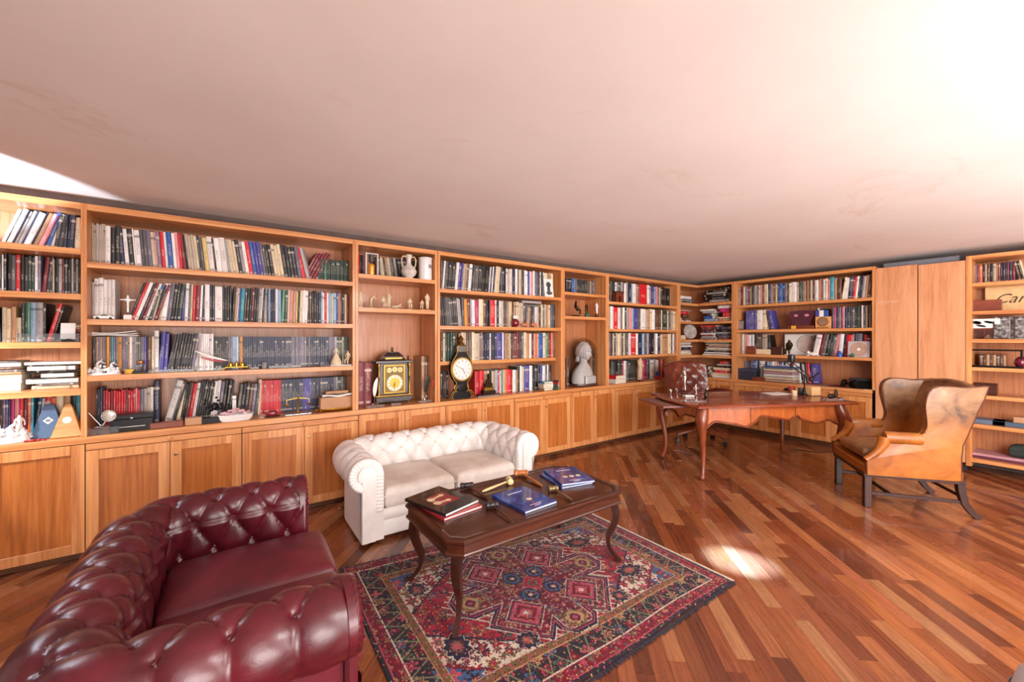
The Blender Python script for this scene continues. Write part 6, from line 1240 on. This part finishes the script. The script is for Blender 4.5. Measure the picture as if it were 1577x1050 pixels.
# ---------------- writing desk things ----------------
DZ=.772+.0015
def onD(px,py,z=DZ): d=pray(px,py); k=(z-EYE)/d[2]; return (d[0]*k,d[1]*k,z)
figure('silver_candle_figure','tall silver figure candlestick in front of the office chair','stand',onD(1054,608),.33,SIL,.5,None,(.04,.03,DWD),'candlestick')
figure('small_silver_figure','small silver figure on the left of the desk, beside the dark bird','stand',onD(1072,611),.15,SIL,0,None,(.025,.01,SIL))
l=onD(1087,616); t=thing('bronze_bird','dark bronze crow-like bird on the left of the desk','sculpture',l,.5); G().ell(0,0,.055,.022,.02,.045,12).build('body',BRZ,t,True); G().ell(-.004,0,.105,.014,.012,.015,10).build('head',BRZ,t,True); G().tube([(.02,0,.02),(.12,0,.006)],[.008,.003],6).build('tail',BRZ,t,True); G().lathe([(.028,0),(.026,.012)],14).build('base',BRZ,t,True)
for px,py,lb in ((1033,607,'small silver cup at the far left corner of the desk'),(1042,606,'second silver cup beside the candlestick')): l=onD(px,py); t=thing('silver_cup',lb,'cup',l,0,'silver cups on the desk'); G().lathe([(.016,0),(.006,.008),(.006,.016),(.022,.03),(.024,.055),(.021,.055),(.018,.03),(.001,.022)],16,cap=False).build('bowl',SIL,t,True)
l=onD(1070,618); t=thing('glass_tray','clear glass tray on the near left of the desk','tray',l,DR); g=G(); g.bbox(-.13,.10,-.05,.05,0,.012,.003); g.build('slab',ACR,t)
l=onD(1064,612); tag(G().bbox(-.05,.06,-.035,.035,0,.02,.002).build('white_block',PO,None,loc=(l[0]+.04,l[1]+.06,l[2]),rot=(0,0,DR)),'white ceramic block between the silver figures','ornament')
l=onD(1196,606); t=thing('paper_sheets','loose white paper sheets on the desk','papers',l,DR)
for k in range(3): grid(8,8,lambda u,v,k=k:((u-.5)*.30,(v-.5)*.21,.001+.0022*k+.002*math.sin(u*4+k)*u),'sheet',WHP,t); t.children[-1].rotation_euler=(0,0,.08*k); t.children[-1].modifiers.new('s','SOLIDIFY').thickness=.0012
for px,py,h,r_,m,lb in ((1219,604,.075,.034,plain('red_cup',hx('a23a2a'),.5),'red pen cup behind the lamp base'),(1223,609,.06,.028,CRP,'cream glass beaker in front of the red cup'),(1234,607,.075,.032,plain('dark_green_tin',hx('2f3c36'),.4),'dark green tin at the foot of the lamp')):
    l=onD(px,py); t=thing('pen_cup',lb,'cup',l); G().lathe([(r_*.92,0),(r_,h*.05),(r_,h),(r_*.88,h),(r_*.86,h*.1),(.001,h*.08)],18,cap=False).build('cup',m,t,True)
l=onD(1212,602); tag(G().ell(0,0,.02,.055,.04,.0195,14).build('mouse',BKL,None,True,loc=l),'dark rounded object beside the red pen cup','mouse')
l=onD(1253,609); t=thing('cork_block','pale yellow cork-like block box on the desk','box',l,DR); G().bbox(-.06,.06,-.04,.04,0,.105,.008).build('body',plain('pale_cork',hx('d9b27c'),.8),t)
l=onD(1283,616); t=thing('glass_plinth_animal','dark bronze lying animal on a clear glass slab, right of the desk','sculpture',l,DR); G().bbox(-.10,.10,-.04,.04,0,.02,.003).build('slab',ACR,t); G().ell(-.01,0,.045,.06,.025,.025,12).build('body',BRZ,t,True); G().tube([(.03,0,.05),(.035,0,.085),(.03,0,.115)],[.022,.016,.011],8).build('neck_and_head',BRZ,t,True)
for s in (-1,1): G().tube([(.02*s,-.02,.035),(.05*s,-.03,.026),(.08*s,-.03,.0235)],.007,6).build('leg',BRZ,t,True)
# articulated lamp
l=onD(1239,608); t=thing('desk_lamp','black articulated desk lamp with crossed arms','lamp',l); u_=sz(1,l); LBK=plain('lamp_black',hx('17171b'),.35)
rtv=Vector((math.sin(YAW),-math.cos(YAW),0))
def q(dx,dy,f=0): v=rtv*(dx*u_)+Vector((math.cos(YAW),math.sin(YAW),0))*f; return (v.x,v.y,dy*u_)
G().lathe([(.05,0),(.052,.012),(.02,.02),(.012,.05)],20).build('base',LBK,t,True); G().tube([q(0,2),q(0,32)],.008,8).build('post',LBK,t,True)
G().tube([q(4,26),q(-28,50)],.006,6).build('arm',LBK,t,True); G().tube([q(9,28),q(-24,54)],.006,6).build('arm',LBK,t,True)
G().tube([q(-30,52),q(-14,52),q(-22,58)],.006,6).build('joint',LBK,t,True)
hd=G().lathe([(.018,.0),(.034,.01),(.04,.05),(.038,.085),(.02,.095)],16,M=Matrix.Translation(q(-20,50))).build('lamp_head',LBK,t,True)
G().ell(*q(10,24),.030,.025,.028,12).build('knuckle',LBK,t,True); G().tube([q(10,24),q(22,34)],.012,8).build('counterweight_arm',LBK,t,True)
# second thin post
# cable on the floor
def fl_(px,py): d=pray(px,py); k=-EYE/d[2]; return (d[0]*k,d[1]*k,.004)
o=G().tube([(*fl_(1216,690)[:2],.70),(*fl_(1216,690)[:2],.3),(*fl_(1216,690)[:2],.01),fl_(1224,693),fl_(1240,694),fl_(1262,697),fl_(1278,696),fl_(1296,693)],.0035,6).build('lamp_cable',LBK,None,True); tag(o,'thin black cable hanging from the desk and running along the floor','cable')
l=fl_(1250,680); tag(G().bbox(-.04,.04,-.02,.02,0,.03,.006).build('power_adapter',PO,None,loc=(l[0],l[1],.0005)),'small white power adapter on the floor near the cabinets','adapter')
# sliver of a pale round pouf at the lower right edge
t=thing('pouf','pale grey round pouf with a piped seam, cut off at the lower right corner','pouf',(2.15,-.16,0)); PG=plain('pale_grey_fabric',hx('b9b3b6'),.9); G().lathe([(.27,0.001),(.30,.02),(.315,.10),(.315,.28),(.30,.34),(.26,.38),(.001,.395)],40).build('body',PG,t,True); G().lathe([(.316,.278),(.322,.284),(.316,.290)],40,cap=False).build('seam',GRY,t,True)
